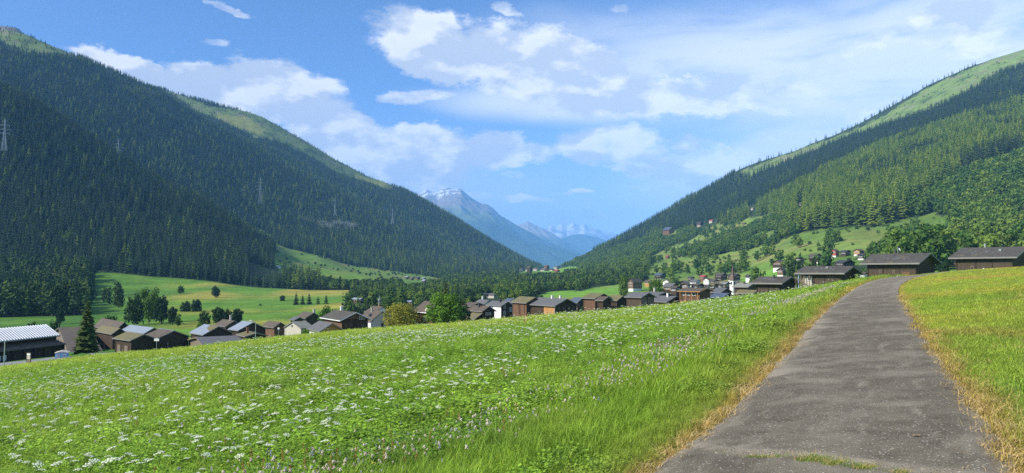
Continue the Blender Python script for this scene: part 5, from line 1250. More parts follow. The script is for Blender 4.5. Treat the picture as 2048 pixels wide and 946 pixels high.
mini('tall reddish timber house with a white foot left of the village centre', 1254, 1286, 557, 583, 470, W_RED, R_SLATE, 'R', P_WHITE, frac=0.38)
mini('brown house with an orange gable behind the tall reddish house', 1288, 1306, 560, 574, 500, W_ORANGE, R_BROWN, 'L')
mini('black roofed chalet alone on the green knoll above the village', 1308, 1332, 546, 560, 560, W_DARK, R_BLUE, 'L', P_WHITE, bal=True)
mini('white gabled house left of centre, under the knoll', 1325, 1344, 559, 574, 480, P_WHITE, R_BROWN, 'R', cat='house', name='house', frac=0.7)
mini('ochre timber house with grey roof below the white gabled house', 1326, 1357, 566, 592, 350, W_ORANGE, R_GREY, 'L', P_STONE, bal=True)
mini('white trimmed dark gabled chalet in the middle of the village', 1358, 1379, 561, 577, 430, W_DARK, R_GREY, 'R', frac=0.6)
mini('small dark chalet highest in the middle of the village', 1375, 1389, 553, 563, 520, W_DARK, R_DARK, 'L')
mini('house with a wide grey roof in the middle of the village', 1379, 1402, 559, 574, 430, P_WHITE, R_GREY, 'L')
mini('chalet with the only bright red roof in the village', 1399, 1415, 550, 562, 520, W_RED, R_RED, 'L')
mini('white gabled house with brown bargeboards below the red roof', 1406, 1423, 556, 570, 450, P_WHITE, R_BROWN, 'R', frac=0.65)
mini('dark house between the red roof and the church', 1419, 1437, 558, 572, 440, W_DARK, R_SLATE, 'L')
mini('broad black chalet above the village left of the spire', 1428, 1456, 546, 562, 540, W_DARK, R_SLATE, 'L', bal=True)
mini('dark house directly behind the church tower', 1455, 1482, 547, 564, 560, W_DARK, R_DARK, 'L', P_WHITE)
mini('white house with a black roof on the lawn right of the church', 1490, 1509, 549, 564, 480, P_WHITE, R_DARK, 'L', cat='house', name='house')
mini('low gabled brown house in front of the grey roofs', 1363, 1382, 566, 580, 330, W_RED, R_SLATE, 'R', frac=0.6)
mini('long grey roof behind the honey brown chalet', 1381, 1408, 567, 580, 330, W_DARK, R_SLATE, 'L')
mini('ochre plastered house beside the church lane', 1408, 1421, 569, 583, 330, P_YELL, R_SLATE, 'L', cat='house', name='house')
mini('small mossy roofed barn left of the church tower', 1420, 1432, 567, 580, 350, W_DARK, R_MOSS, 'L', cat='barn', name='barn')
mini('dark gabled house at the foot of the church tower', 1431, 1448, 567, 581, 350, W_DARK, R_SLATE, 'R', frac=0.6)
mini('house with a pale roof leaning on the church tower', 1440, 1460, 564, 578, 385, W_DARK, R_PALE, 'L')
mini('brown roofed house left of the middle, half hidden by the willow', 1340, 1362, 572, 586, 320, W_DARK, R_SLATE, 'L')
G2 = 'chalets on the green slope above the long barns'
mini('three storey chalet with balconies and a white foot, lowest on the green slope', 1544, 1577, 520, 541, 455, W_RED, R_SLATE, 'R', P_WHITE, group=G2, frac=0.55, bal=True)
mini('small chalet with white base just below the three storey chalet', 1553, 1574, 536, 554, 400, W_RED, R_DARK, 'R', P_WHITE, group=G2, frac=0.6)
mini('brown chalet half behind a dark spruce on the slope', 1589, 1610, 514, 528, 520, W_RED, R_BROWN, 'R', P_WHITE, group=G2, frac=0.6)
mini('dark chalet high above the barn with stairs', 1616, 1644, 507, 522, 560, W_DARK, R_BROWN, 'L', group=G2, bal=True)
mini('low brown chalet in front of the dark high one', 1624, 1643, 513, 528, 500, W_RED, R_SLATE, 'R', P_WHITE, group=G2, frac=0.6)
mini('wide black roofed chalet behind the barn with stairs', 1667, 1712, 520, 537, 430, W_DARK, R_DARK, 'L', P_WHITE, group=G2, frac=0.45, bal=True)
mini('red painted chalet with white foot high on the slope', 1660, 1679, 498, 515, 640, plain('red_boards', (0.36, 0.09, 0.06)), R_BROWN, 'R', P_WHITE, group=G2, frac=0.6)
mini('dark chalet right of the red painted one', 1680, 1702, 500, 513, 640, W_DARK, R_DARK, 'L', group=G2)
mini('orange and white chalet left of the road end barn roof', 1706, 1730, 498, 512, 620, W_ORANGE, R_BROWN, 'R', P_WHITE, group=G2, frac=0.55)
mini('black chalet in front of the orange and white one', 1714, 1737, 507, 520, 560, W_DARK, R_DARK, 'L', P_WHITE, group=G2)
mini('orange log chalet just above the ridge of the road end barn', 1733, 1748, 494, 506, 640, W_ORANGE, R_BROWN, 'R', group=G2, frac=0.6)
mini('small hut low between the two middle long barns', 1720, 1735, 544, 556, 260, W_RED, R_BROWN, 'L', group=G2, cat='hut', name='hut')
G3 = 'lonely houses high on the right slope'
mini('large timber house with a blue roof on the far right slope', 1324, 1350, 454, 470, 1500, W_RED, R_BLUE, 'L', group=G3, cat='house', name='house', hip=0.35, bal=True)
mini('dark house with white terrace right of the blue roofed house', 1392, 1408, 443, 453, 1450, W_DARK, R_DARK, 'L', P_STONE, group=G3, cat='house', name='house')
mini('pale house at the wood edge, upper one of the slope', 1417, 1430, 439, 446, 1450, P_STONE, R_RED, 'L', group=G3, cat='house', name='house')
mini('tiny pale roofed hut high in the larch wood', 1597, 1606, 405, 411, 1250, P_STONE, R_PALE, 'L', group=G3, cat='hut', name='hut', nw=1)
mini('tiny pale hut in the dark spruce wood on the right', 1501, 1510, 415, 420, 1350, P_STONE, R_PALE, 'L', group=G3, cat='hut', name='hut', nw=1)
mini('small hut with a bright red roof on the meadow left of the church', 1330, 1340, 511, 518, 800, W_RED, R_RED, 'L', group=G3, cat='hut', name='hut', nw=1)
mini('brown hay hut on the golden strip of the right slope', 1484, 1493, 445, 450, 1200, W_RED, R_BROWN, 'L', group=G3, cat='hut', name='hut', nw=1)
G4 = 'hamlet of barns on the far green terrace'
for i, (x0, x1, yt, yb) in enumerate([(809, 820, 552, 557), (818, 828, 555, 560), (830, 841, 553, 559), (842, 853, 555, 560), (843, 854, 559, 566)]):
    mini(('leftmost', 'second from left', 'middle', 'upper right', 'lower right')[i] + ' dark barn of the hamlet on the far terrace', x0, x1, yt, yb, 1280 - i * 20, W_DARK, (R_METAL, R_GREY, R_SLATE, R_METAL, R_METAL)[i], 'L', group=G4, cat='barn', name='barn', nw=1, hip=0.4)
mini('white tunnel like shed at the end of the left forest', 551, 562, 531, 537, 1050, P_WHITE, R_WHITE, 'L', group=None, cat='shed', name='shed', nw=1)
mini('dark shed with a pale roof on the valley bottom, left one', 704, 728, 596, 607, 480, W_DARK, R_METAL, 'L', group='sheds behind the village on the valley bottom', cat='shed', name='shed', frac=0.7)
mini('shed with a white roof behind the yellow tree', 810, 828, 601, 611, 450, W_DARK, R_METAL, 'L', group='sheds behind the village on the valley bottom', cat='shed', name='shed', frac=0.7)
mini('long flat grey hall behind the centre houses', 964, 998, 587, 597, 480, P_STONE, R_GREY, 'L', group=None, cat='hall', name='hall', frac=0.7)
P_FAR = plain('far_plaster', (0.40, 0.36, 0.32), 0.9, 0.1, 0.15)
G5 = 'houses of the far village in the valley mouth'
for i, (x0, x1, yt, yb, wl, rf_) in enumerate([(1036, 1048, 536, 543, P_FAR, R_SLATE), (1053, 1065, 533, 538, W_DARK, R_BROWN), (1050, 1060, 537, 543, P_FAR, R_BROWN), (1065, 1080, 535, 542, P_FAR, R_SLATE), (1080, 1096, 537, 544, P_FAR, R_GREY), (1087, 1099, 530, 537, W_RED, R_BROWN), (1098, 1110, 537, 543, P_FAR, R_DARK), (1106, 1119, 531, 539, P_FAR, R_BLUE), (1108, 1120, 539, 545, W_RED, R_RED)]):
    mini(('Leftmost', 'Dark upper', 'Small white', 'White central', 'Long pale', 'Brown upper', 'White lower right', 'Blue roofed white', 'Red roofed lower right', 'Rightmost and highest')[i].lower() + ' house of the far village in the valley mouth', x0, x1, yt, yb, 1750 + (i % 3) * 30, wl, rf_, 'L', group=G5, cat='house', name='house', nw=1, hip=0.4)

# --- small things by the street
def street():
    # village street passing the left end of the meadow
    pts_lo = [(-80, 745), (0, 737), (60, 731), (133, 721), (190, 713), (230, 709), (262, 706)]; pts_hi = [(-80, 735), (0, 726), (60, 720), (116, 713.5), (180, 708), (226, 705), (262, 703)]
    D = [112, 113, 117, 123, 130, 140, 152]; V = []
    for (a, b), (c, d), q in zip(pts_lo, pts_hi, D):
        for (px, py, dd) in ((a, b + 2, q), (c, d, q * 1.20)):
            p = at(px, py, dd); V.append((p.x, p.y, max(p.z, float(ground(p.x, p.y)) + 0.06)))
    f = [(2 * i, 2 * i + 2, 2 * i + 3, 2 * i + 1) for i in range(len(D) - 1)]
    b = MB(); b.poly(V, f); o = b.build('street', M_STREET); o['kind'] = 'structure'
street()
def lamp(px, yb, yt, D, label, curved=True, side=-1, group='street lamps of the village'):
    b0 = at(px, yb, D); t0 = at(px, yt, D); h = t0.z - b0.z
    g = min(float(ground(b0.x, b0.y)), b0.z); root = empty('street_lamp', (b0.x, b0.y, g)); h = t0.z - g
    p = MB(); p.bar((0, 0, 0), (0, 0, h * 0.86), 0.10, 8, 0.07); p.build('pole', C_METAL, root)
    arm = MB(); prev = Vector((0, 0, h * 0.86))
    for k in range(1, 7):
        a_ = k / 6 * 1.25; q = Vector((side * 1.5 * (1 - math.cos(a_)), 0, h * 0.86 + h * 0.14 * math.sin(a_) * 1.05)); arm.bar(prev, q, 0.06, 6); prev = q
    arm.build('arm', C_METAL, root); hd = MB(); hd.box(prev.x - 0.6 if side < 0 else prev.x, prev.x if side < 0 else prev.x + 0.6, -0.14, 0.14, prev.z - 0.05, prev.z + 0.12); hd.build('lamp_head', C_TRIM, root)
    tag(root, label, 'lamp', group)
lamp(511, 672, 641, 185, 'curved grey street lamp rising in front of the bright zinc roof')
def post(name, px, yb, yt, D, label, cat, r=0.05, plate=None, mat=None):
    b0 = at(px, yb, D); g = min(float(ground(b0.x, b0.y)), b0.z); h = at(px, yt, D).z - g; root = empty(name, (b0.x, b0.y, g))
    p = MB(); p.bar((0, 0, 0), (0, 0, h), r, 8); p.build('pole', mat or C_METAL, root)
    if plate:
        w, hh, m_ = plate; q = MB(); q.box(-w / 2, w / 2, -0.09, -0.055, h - hh, h); q.build('plate', m_, root)
    tag(root, label, cat); return root
post('pole', 8, 737, 682, 112, 'slim grey pole at the street in front of the white roofed barn', 'pole', 0.07)
post('road_sign', 313, 700, 677, 175, 'small pale road sign on a post in front of the dark barn', 'sign', 0.06, (1.15, 0.6, C_TRIM))
post('dish_post', 557, 672, 655, 200, 'round white dish on a post beside the reddish barn', 'sign', 0.05, (0.5, 0.5, C_TRIM))  # satellite dish of the reddish barn, set on its own post
def info_board():
    c = at(57, 731, 116); g = float(ground(c.x, c.y)); k = 116 / F; root = empty('information_board', (c.x, c.y, g), R(-20)); tag(root, 'wooden information board with pale panels at the street', 'board')
    h = 22 * k; w = 10.5 * k
    for x in (-w / 2, w / 2): b = MB(); b.box(x - 0.05, x + 0.05, -0.05, 0.05, -0.1, h); b.build('post', W_DARK, root)
    for z0_, z1_, m_ in ((h * 0.78, h * 0.97, C_TRIM), (h * 0.45, h * 0.74, P_STONE), (h * 0.08, h * 0.42, W_GREY)): b = MB(); b.box(-w / 2 + 0.05, w / 2 - 0.05, -0.04, 0.0, z0_, z1_); b.build('panel', m_, root)
    b = MB(); b.box(-w / 2 - .1, w / 2 + .1, -0.12, 0.12, h, h + 0.06); b.build('cap', W_DARK, root)
info_board()
def blue_hut():
    c = at(110, 714, 132); g = float(ground(c.x, c.y)); k = 132 / F; root = empty('garden_hut', (c.x, c.y, g), R(25)); tag(root, 'little sky blue garden hut with a white roof beside the street', 'hut')
    w, l, h = 20 * k / 0.95, 14 * k / 0.5, 13.5 * k; b = MB(); b.box(0, w, 0, l, -0.5, h * 0.86); b.build('wall', C_BLUE, root)
    r_ = MB(); r_.poly([(-.15, -.15, h * .86), (w + .15, -.15, h * .86), (w + .15, l + .15, h * .86), (-.15, l + .15, h * .86), (w / 2, -.15, h * 1.1), (w / 2, l + .15, h * 1.1)], [(0, 1, 4), (1, 2, 5, 4), (2, 3, 5), (3, 0, 4, 5), (3, 2, 1, 0)]); r_.build('roof', P_STONE, root)
    for u in (0.25, 0.75): add_window(root, w, l, 'G', u, h * 0.45, 0.4, 0.5)
blue_hut()
def play_tower():
    c = at(921, 650, 190); g = float(ground(c.x, c.y)); k = 190 / F; root = empty('play_tower', (c.x, c.y, g), R(20)); tag(root, 'bright orange play tower between the big maple and the chalet', 'play tower')
    h = 17 * k; w = 9 * k
    for x in (0, w):
        for y in (0, w): b = MB(); b.box(x - .07, x + .07, y - .07, y + .07, -1, h); b.build('post', C_ORNG, root)
    b = MB(); b.box(-0.1, w + 0.1, -0.1, w + 0.1, h * 0.45, h * 0.52); b.build('platform', C_ORNG, root); b = MB(); b.box(-0.1, w + .1, -0.14, -0.09, h * 0.55, h * 0.95); b.build('side_panel', C_ORNG, root)
play_tower()
# --- pylons of the power line along the left mountain
def pylon_mesh():
    parts = {}
    def wid(z): return 3.4 - 2.7 * min(z / 0.62, 1.0) ** 0.8 if z < 0.62 else 0.7 - 0.5 * (z - 0.62) / 0.38
    H_ = 50.0; lat = MB(); legs = []
    zs = [0, .10, .19, .27, .35, .42, .49, .55, .61, .67, .73, .79, .85, .91, .96]
    for sx, sy in ((1, 1), (1, -1), (-1, -1), (-1, 1)):
        b = MB()
        for z0, z1 in zip(zs[:-1], zs[1:]): b.bar((sx * wid(z0), sy * wid(z0), z0 * H_), (sx * wid(z1), sy * wid(z1), z1 * H_), 0.34)
        b.bar((sx * wid(.96), sy * wid(.96), .96 * H_), (0, 0, H_ * 1.02), 0.18); legs.append(b.mesh('leg', [C_GALV]))
    cs = [(1, 1), (1, -1), (-1, -1), (-1, 1)]
    for z0, z1 in zip(zs[:-1], zs[1:]):
        for i in range(4):
            (a, b_), (c, d) = cs[i], cs[(i + 1) % 4]
            lat.bar((a * wid(z0), b_ * wid(z0), z0 * H_), (c * wid(z1), d * wid(z1), z1 * H_), 0.12, 3); lat.bar((c * wid(z0), d * wid(z0), z0 * H_), (a * wid(z1), b_ * wid(z1), z1 * H_), 0.12, 3)
            lat.bar((a * wid(z1), b_ * wid(z1), z1 * H_), (c * wid(z1), d * wid(z1), z1 * H_), 0.12, 3)
    arms = []
    for z, L in ((0.93, 3.4), (0.82, 6.2), (0.68, 8.5), (0.56, 6.8)):
        b = MB()
        for s in (1, -1):
            for yy in (-0.5, 0.5): b.bar((s * 0.5, yy, z * H_ - 0.7), (s * L, 0, z * H_ - 0.2), 0.2); b.bar((s * 0.5, yy, z * H_ + 0.9), (s * L, 0, z * H_ - 0.1), 0.16)
            if z < 0.9: b.bar((s * L, 0, z * H_ - 0.2), (s * L, 0, z * H_ - 2.6), 0.22, 5)
        arms.append(b.mesh('crossarm', [C_GALV]))
    return lat.mesh('lattice', [C_GALV]), legs, arms
PY = pylon_mesh()
for px, yt, yb, D, lb in ((8, 237, 302, 1180, 'grey lattice pylon at the left picture edge in the dark forest'), (236, 277, 331, 1420, 'second lattice pylon from the left, tall above the spruces'), (520, 354, 408, 1450, 'middle lattice pylon on the shaded mountain'), (670, 394, 432, 1950, 'fourth lattice pylon, smaller, above the wisp of mist'), (785, 415, 448, 2250, 'smallest and farthest lattice pylon on the left mountain')):
    b0 = at(px, yb, D); h = at(px, yt, D).z - b0.z; root = empty('pylon', b0, R(20)); tag(root, lb, 'pylon', 'pylons of the power line on the left mountain')
    s = h / 51.0; root.scale = (s, s, s); obj('lattice', PY[0], root)
    for m_ in PY[1]: obj('leg', m_, root)
    for m_ in PY[2]: obj('crossarm', m_, root)

# ------------------------------------------------------------------ single trees in and around the village
species('big_spruce', [conifer_crown('spruce_crown', leaf_mat('sunlit_spruce_needles', (0.016, 0.040, 0.012), (0.075, 0.115, 0.028), 2.0, tfac=0.15), 71, 26, 13, 0.27, 0.07, 0.22, 0.72, 0.45, sub=3)], trunk_mesh('spruce_trunk', 0.018, 0.9, 8))
def rich(seed, w, mat, n, size, lob=22, zb=0.08): return leafy_crown('tree_crown', mat, seed, round_lobes(seed, lob, w, zb, 0.99), n, size)
species('maple', [rich(81, 0.50, M_MAPLE, 5200, 0.026)], trunk_mesh('maple_trunk', 0.03, 0.7, 8, 0.02, True))
species('yellow_tree', [rich(82, 0.58, M_YELLOW, 4200, 0.026, 24, 0.03)], trunk_mesh('tree_trunk', 0.03, 0.7, 8, 0.02, True))
species('fresh_bush', [rich(83, 0.62, M_MAPLE, 1600, 0.045, 14, 0.0)], trunk_mesh('bush_stem', 0.03, 0.6, 5, 0.02))
species('dense_tree', [rich(s, w_, M_LEAFD, 1900, 0.038, 16, 0.03) for s, w_ in ((84, 0.40), (85, 0.46))], trunk_mesh('tree_trunk', 0.025, 0.7, 6, 0.02, True))
species('willow', [rich(86, 0.46, M_LEAF, 1900, 0.036, 16, 0.02)], trunk_mesh('tree_trunk', 0.025, 0.7, 6, 0.02, True))
species('tall_conifer', [conifer_crown('conifer_crown', M_SPRUCE, 72, 18, 10, 0.26, 0.04, 0.25, 0.75, 0.35, sub=2)], trunk_mesh('conifer_trunk', 0.016, 0.9, 6))
species('big_larch', [conifer_crown('larch_crown', leaf_mat('bright_larch_needles', (0.07, 0.14, 0.03), (0.22, 0.32, 0.07), 2.0, tfac=0.3), 74, 20, 10, 0.25, 0.05, 0.2, 0.62, 0.5, sub=2)], trunk_mesh('larch_trunk', 0.016, 0.9, 6))
def tree_at(key, px, yb, yt, D, label, cat, group=None, wide=1.0):
    b0 = at(px, yb, D); t0 = at(px, yt, D); g = float(ground(b0.x, b0.y)); z = min(g, b0.z)
    nm = 'bush' if 'bush' in key else {'big_spruce': 'spruce_tree', 'tall_conifer': 'spruce_tree', 'maple': 'maple_tree', 'willow': 'broadleaf_tree', 'larch': 'larch_tree', 'big_larch': 'larch_tree'}.get(key, 'broadleaf_tree')
    return make_tree(key, b0.x, b0.y, t0.z - z, label, cat, group, name=nm, wide=wide * (t0.z - b0.z) / max(t0.z - z, 0.1), z=z)
tree_at('big_spruce', 173, 706, 604, 175, 'tall sunlit spruce standing before the barns at the left', 'spruce')
tree_at('yellow_tree', 802, 656, 605, 215, 'rounded tree turning yellow beside the white house', 'tree', wide=1.25)
tree_at('maple', 889, 654, 586, 205, 'big bright green maple in the middle of the village edge', 'maple', wide=1.2)
tree_at('dense_tree', 915, 652, 592, 215, 'darker tree merging with the big maple on its right', 'tree')
tree_at('big_spruce', 891, 640, 563, 265, 'dark spruce tip rising behind the big maple', 'spruce', wide=0.9)
tree_at('fresh_bush', 655, 650, 612, 262, 'light green leafy tree behind the large chalet roof', 'tree', wide=0.95)
tree_at('fresh_bush', 612, 672, 657, 178, 'small round shrub at the corner of the cream barn', 'shrub')
tree_at('fresh_bush', 400, 660, 645, 262, 'bright low shrub behind the half mossy roof', 'shrub')
tree_at('green_bush', 1163, 630, 612, 205, 'leafy shrub between the broad chalet and upright barn', 'shrub')
tree_at('willow', 1313, 592, 553, 330, 'pale green feathery tree left of the village centre', 'tree')
tree_at('willow', 1247, 572, 548, 480, 'rounded tree beside the tall reddish house', 'tree')
G = 'dark trees on the valley field'
for k, (key, px, yb, yt, D, lb) in enumerate([
    ('dense_tree', 268, 645, 588, 380, 'left tree of the dark clump on the valley field'), ('willow', 298, 640, 572, 395, 'tallest tree of the dark clump on the valley field'), ('dense_tree', 322, 645, 590, 380, 'right tree of the tall dark clump on the valley field'), ('dense_tree', 345, 646, 612, 370, 'low tree ending the dark clump on its right'),
    ('dense_tree', 371, 627, 602, 500, 'smaller half of the round pair of trees on the field'), ('dense_tree', 392, 628, 598, 500, 'larger half of the round pair of trees on the field'),
    ('dense_tree', 431, 593, 572, 680, 'lone round tree upper right on the mown field'), ('dense_tree', 362, 586, 571, 720, 'lone round tree upper left on the mown field'), ('dense_tree', 565, 605, 590, 620, 'lone small tree on the yellow part of the field'),
    ('dark_broadleaf', 356, 652, 628, 350, 'bushy tree low behind the zinc roofs, leftmost'), ('dense_tree', 409, 650, 622, 350, 'dark bushy tree right of the zinc ridge'), ('dense_tree', 436, 648, 613, 360, 'tall dark tree of the row behind the zinc roofs'), ('dense_tree', 452, 648, 618, 360, 'second tree of the row behind the zinc roofs'), ('dense_tree', 474, 648, 616, 365, 'rightmost tree of the row behind the zinc roofs'),
    ('dense_tree', 120, 640, 617, 420, 'round bush in shade at the wood edge on the far left'), ('bush', 236, 579, 560, 700, 'dark round bush upper left on the field'), ('bush', 215, 592, 572, 620, 'bushy tree at the right end of the left wood'), ('dense_tree', 237, 600, 575, 560, 'dark tree right of the left wood'),
    ('bush', 521, 621, 607, 560, 'left one of two round thickets on the dry field'), ('bush', 543, 625, 611, 550, 'right one of two round thickets on the dry field'), ('bush', 65, 662, 640, 300, 'dark shrub behind the white corrugated roof'), ('bush', 110, 660, 636, 300, 'wide dark shrub behind the loft barn'),
    ('bush', 222, 650, 627, 330, 'dark thicket right of the near spruce top')]):
    tree_at(key, px, yb, yt, D, lb, 'bush' if 'bush' in key or 'thicket' in lb else 'tree', G, wide=0.72 if 'clump' in lb else 1.0)
G = 'dark conifers right of the yellow field'
for px, yb, yt, lb in ((592, 613, 585, 'leftmost'), (605, 611, 589, 'second'), (618, 612, 586, 'third and bushiest'), (636, 622, 593, 'nearest and darkest'), (652, 613, 589, 'rightmost')):
    tree_at('tall_conifer', px, yb, yt, 560, lb + ' dark conifer of the five right of the yellow field', 'conifer', G, 1.15)
G = 'tall trees behind the chapel'
for key, px, yb, yt, lb in (('tall_conifer', 692, 618, 588, 'dark spruce left of the pale shed'), ('big_larch', 716, 628, 592, 'spruce like larch right of the pale shed'), ('big_larch', 779, 628, 566, 'tall light larch right of the onion dome'), ('big_larch', 803, 620, 570, 'slimmer larch beside the tall light one'), ('dark_broadleaf', 745, 628, 588, 'dark tree directly behind the onion dome')):
    tree_at(key, px, yb, yt, 430, lb, 'tree', G, 1.2)
tree_at('tall_conifer', 1521, 556, 539, 440, 'little dark spruce on the lawn right of the church', 'spruce', None, 1.2)
tree_at('tall_conifer', 1602, 560, 505, 470, 'dark spruce rising between the slope chalets', 'spruce', None, 1.1)
tree_at('dense_tree', 1590, 560, 520, 440, 'dark leafy tree behind the roof of the stair barn', 'tree')
tree_at('dense_tree', 1648, 535, 512, 470, 'round tree between the slope chalets and the stair barn', 'tree')
tree_at('dense_tree', 1628, 530, 514, 480, 'smaller round tree left of the one behind the stair barn', 'tree')
tree_at('dense_tree', 1888, 550, 520, 230, 'dark shrubby tree between the two right barns', 'tree')
tree_at('willow', 1808, 508, 476, 330, 'round green tree behind the ridge of the road end barn', 'tree')
tree_at('fresh_bush', 1862, 540, 470, 330, 'tall leafy tree right of the road end barn', 'tree', wide=0.7)
tree_at('willow', 1780, 508, 482, 380, 'low green tree above the left part of that ridge', 'tree')
tree_at('snag', 2005, 500, 458, 330, 'bare broken tree trunk behind the rightmost barn', 'dead tree', wide=0.5)
tree_at('snag', 1915, 500, 480, 280, 'small bare tree beside the rightmost roof', 'dead tree', wide=0.6)

# ------------------------------------------------------------------ the sward: grass, leaves and flowers of the meadow
def sward_mat(name, gain=1.0, shift=(1, 1, 1), tfac=0.4, tipy=0.35):
    m, t = new_mat(name)
    a = t.node('ShaderNodeAttribute', {'attribute_type': 'INSTANCER', 'attribute_name': 'tint'})
    g = t.node('ShaderNodeNewGeometry'); oi = t.node('ShaderNodeObjectInfo'); tc = t.node('ShaderNodeTexCoord')
    v = t.math('ADD', t.math('MULTIPLY', g.outputs['Random Per Island'], 0.7), t.math('MULTIPLY', oi.outputs['Random'], 0.55))
    v = t.math('MULTIPLY', t.math('ADD', v, 0.45), gain)
    c = t.mix(1.0, a.outputs['Vector'], t.node('ShaderNodeCombineXYZ', None, X=t.math('MULTIPLY', v, shift[0]), Y=t.math('MULTIPLY', v, shift[1]), Z=t.math('MULTIPLY', v, shift[2])).outputs[0], 'MULTIPLY')
    yel = t.ss(g.outputs['Random Per Island'], 0.86, 0.93, 0.0, tipy)
    c = t.mix(yel, c, (0.42, 0.36, 0.10))
    finish(t, c, 0.55, spec=0.25, transl=c, tfac=tfac); return m
M_BLADE = sward_mat('grass_blades', 1.25, (1.05, 1.0, 1.0)); M_HERB = sward_mat('herb_leaves', 1.2, (0.95, 1.0, 0.9), 0.35, 0.1)
M_STRAW = (lambda mt: (finish(mt[1], mt[1].mix(mt[1].node('ShaderNodeNewGeometry').outputs['Random Per Island'], (0.42, 0.27, 0.09), (0.62, 0.46, 0.20)), 0.7, spec=0.2), mt[0])[1])(new_mat('straw'))
def flat(name, col, col2=None, tf=0.2):
    m, t = new_mat(name); g = t.node('ShaderNodeNewGeometry'); c = t.mix(g.outputs['Random Per Island'], col, col2 or hexmul(col, 0.75)); finish(t, c, 0.8, spec=0.1, transl=c, tfac=tf); return m
F_WHITE = flat('umbel_white', (0.85, 0.86, 0.72), (0.62, 0.68, 0.44)); F_LILAC = flat('lilac_petals', (0.42, 0.38, 0.58), (0.58, 0.52, 0.64)); F_PINK = flat('pink_petals', (0.62, 0.42, 0.42), (0.74, 0.62, 0.52))
F_RED = flat('rusty_sorrel', (0.36, 0.12, 0.06), (0.50, 0.22, 0.10)); F_YELL = flat('yellow_petals', (0.75, 0.62, 0.08), (0.60, 0.58, 0.12)); F_STEM = flat('flower_stem', (0.14, 0.24, 0.05), (0.20, 0.28, 0.07)); F_CREAM = flat('dry_seedheads', (0.66, 0.56, 0.42), (0.80, 0.72, 0.58))

def tuft(name, n, h, spread, width, bend, mat, seed, hj=0.5):
    r = np.random.default_rng(seed); V = []; Fq = []
    for k in range(n):
        an = r.random() * 6.28; rad = spread * math.sqrt(r.random()); x, y = math.cos(an) * rad, math.sin(an) * rad
        a2 = r.random() * 6.28; hh = h * (1 - hj * r.random()); bd = bend * hh * (0.4 + r.random()); dx, dy = math.cos(a2), math.sin(a2); w = width * (0.7 + 0.6 * r.random())
        px_, py_ = -dy * w / 2, dx * w / 2; b = len(V)
        V += [(x - px_, y - py_, 0), (x + px_, y + py_, 0), (x + dx * bd * 0.35 - px_ * .8, y + dy * bd * 0.35 - py_ * .8, hh * 0.6), (x + dx * bd * 0.35 + px_ * .8, y + dy * bd * 0.35 + py_ * .8, hh * 0.6), (x + dx * bd, y + dy * bd, hh * 0.97)]
        Fq += [(b, b + 1, b + 3, b + 2), (b + 2, b + 3, b + 4)]
    return mesh_np(name, V, [i for f in Fq for i in f], [len(f) for f in Fq], [mat])
def herb(name, n, h, spread, size, mat, seed):
    r = np.random.default_rng(seed); V = []; Fq = []
    for k in range(n):
        an = r.random() * 6.28; rad = spread * math.sqrt(r.random()); x, y, z = math.cos(an) * rad, math.sin(an) * rad, h * (0.25 + 0.75 * r.random())
        a2 = r.random() * 6.28; L = size * (0.6 + 0.8 * r.random()); w = L * 0.42; dx, dy = math.cos(a2), math.sin(a2); up = (r.random() - 0.25) * 0.9; b = len(V)
        V += [(x, y, z), (x + dx * L * .5 - dy * w, y + dy * L * .5 + dx * w, z + up * L * .5), (x + dx * L, y + dy * L, z + up * L * 0.6), (x + dx * L * .5 + dy * w, y + dy * L * .5 - dx * w, z + up * L * .5 - 0.1 * L)]
        Fq.append((b, b + 1, b + 2, b + 3))
    return mesh_np(name, V, [i for f in Fq for i in f], [4] * len(Fq), [mat])
def umbel_head(seed, R_=0.055, n=13, mat=None):
    r = random.Random(seed); b = MB()
    for k in range(n):
        rr = R_ * math.sqrt((k + 0.4) / n); an = k * 2.4; x, y = rr * math.cos(an), rr * math.sin(an); z = -rr * rr * 3.2 + r.uniform(-0.003, 0.003); s = R_ * r.uniform(0.20, 0.30)
        c = (x, y, z + s * 0.5); ring = [(x + s * math.cos(q * 1.256), y + s * math.sin(q * 1.256), z) for q in range(5)]
        bb = len(b.v); b.poly([c] + ring, [(0, 1 + q, 1 + (q + 1) % 5) for q in range(5)])
    return b
def umbel_meshes(seed, h):
    hd = umbel_head(seed); hd.v = [(x, y, z + h) for x, y, z in hd.v]; head = hd.mesh('umbel', [F_WHITE])
    s = MB(); s.bar((0, 0, 0), (0, 0, h * 0.86), 0.004, 3, 0.003)
    for k in range(6): s.bar((0, 0, h * 0.86), (0.035 * math.cos(k * 1.05), 0.035 * math.sin(k * 1.05), h - 0.006), 0.0018, 3)
    return head, s.mesh('stem', [F_STEM])
def spike(name, mat, seed, h, n=9, size=0.012, head=0.09):
    r = random.Random(seed); b = MB()
    for k in range(n):
        z = h - head * k / n; an = k * 2.4; q = 0.012 * (0.4 + k / n); x, y = q * math.cos(an), q * math.sin(an); s = size * r.uniform(0.7, 1.2)
        b.poly([(x, y, z + s), (x + s, y, z), (x, y + s, z), (x - s, y, z), (x, y - s, z), (x, y, z - s * 0.7)], [(0, 1, 2), (0, 2, 3), (0, 3, 4), (0, 4, 1), (5, 2, 1), (5, 3, 2), (5, 4, 3), (5, 1, 4)])
    s_ = MB(); s_.bar((0, 0, 0), (0, 0, h - head * 0.5), 0.003, 3)
    return joined(name, [b.mesh('a', [mat]), s_.mesh('b', [F_STEM])])

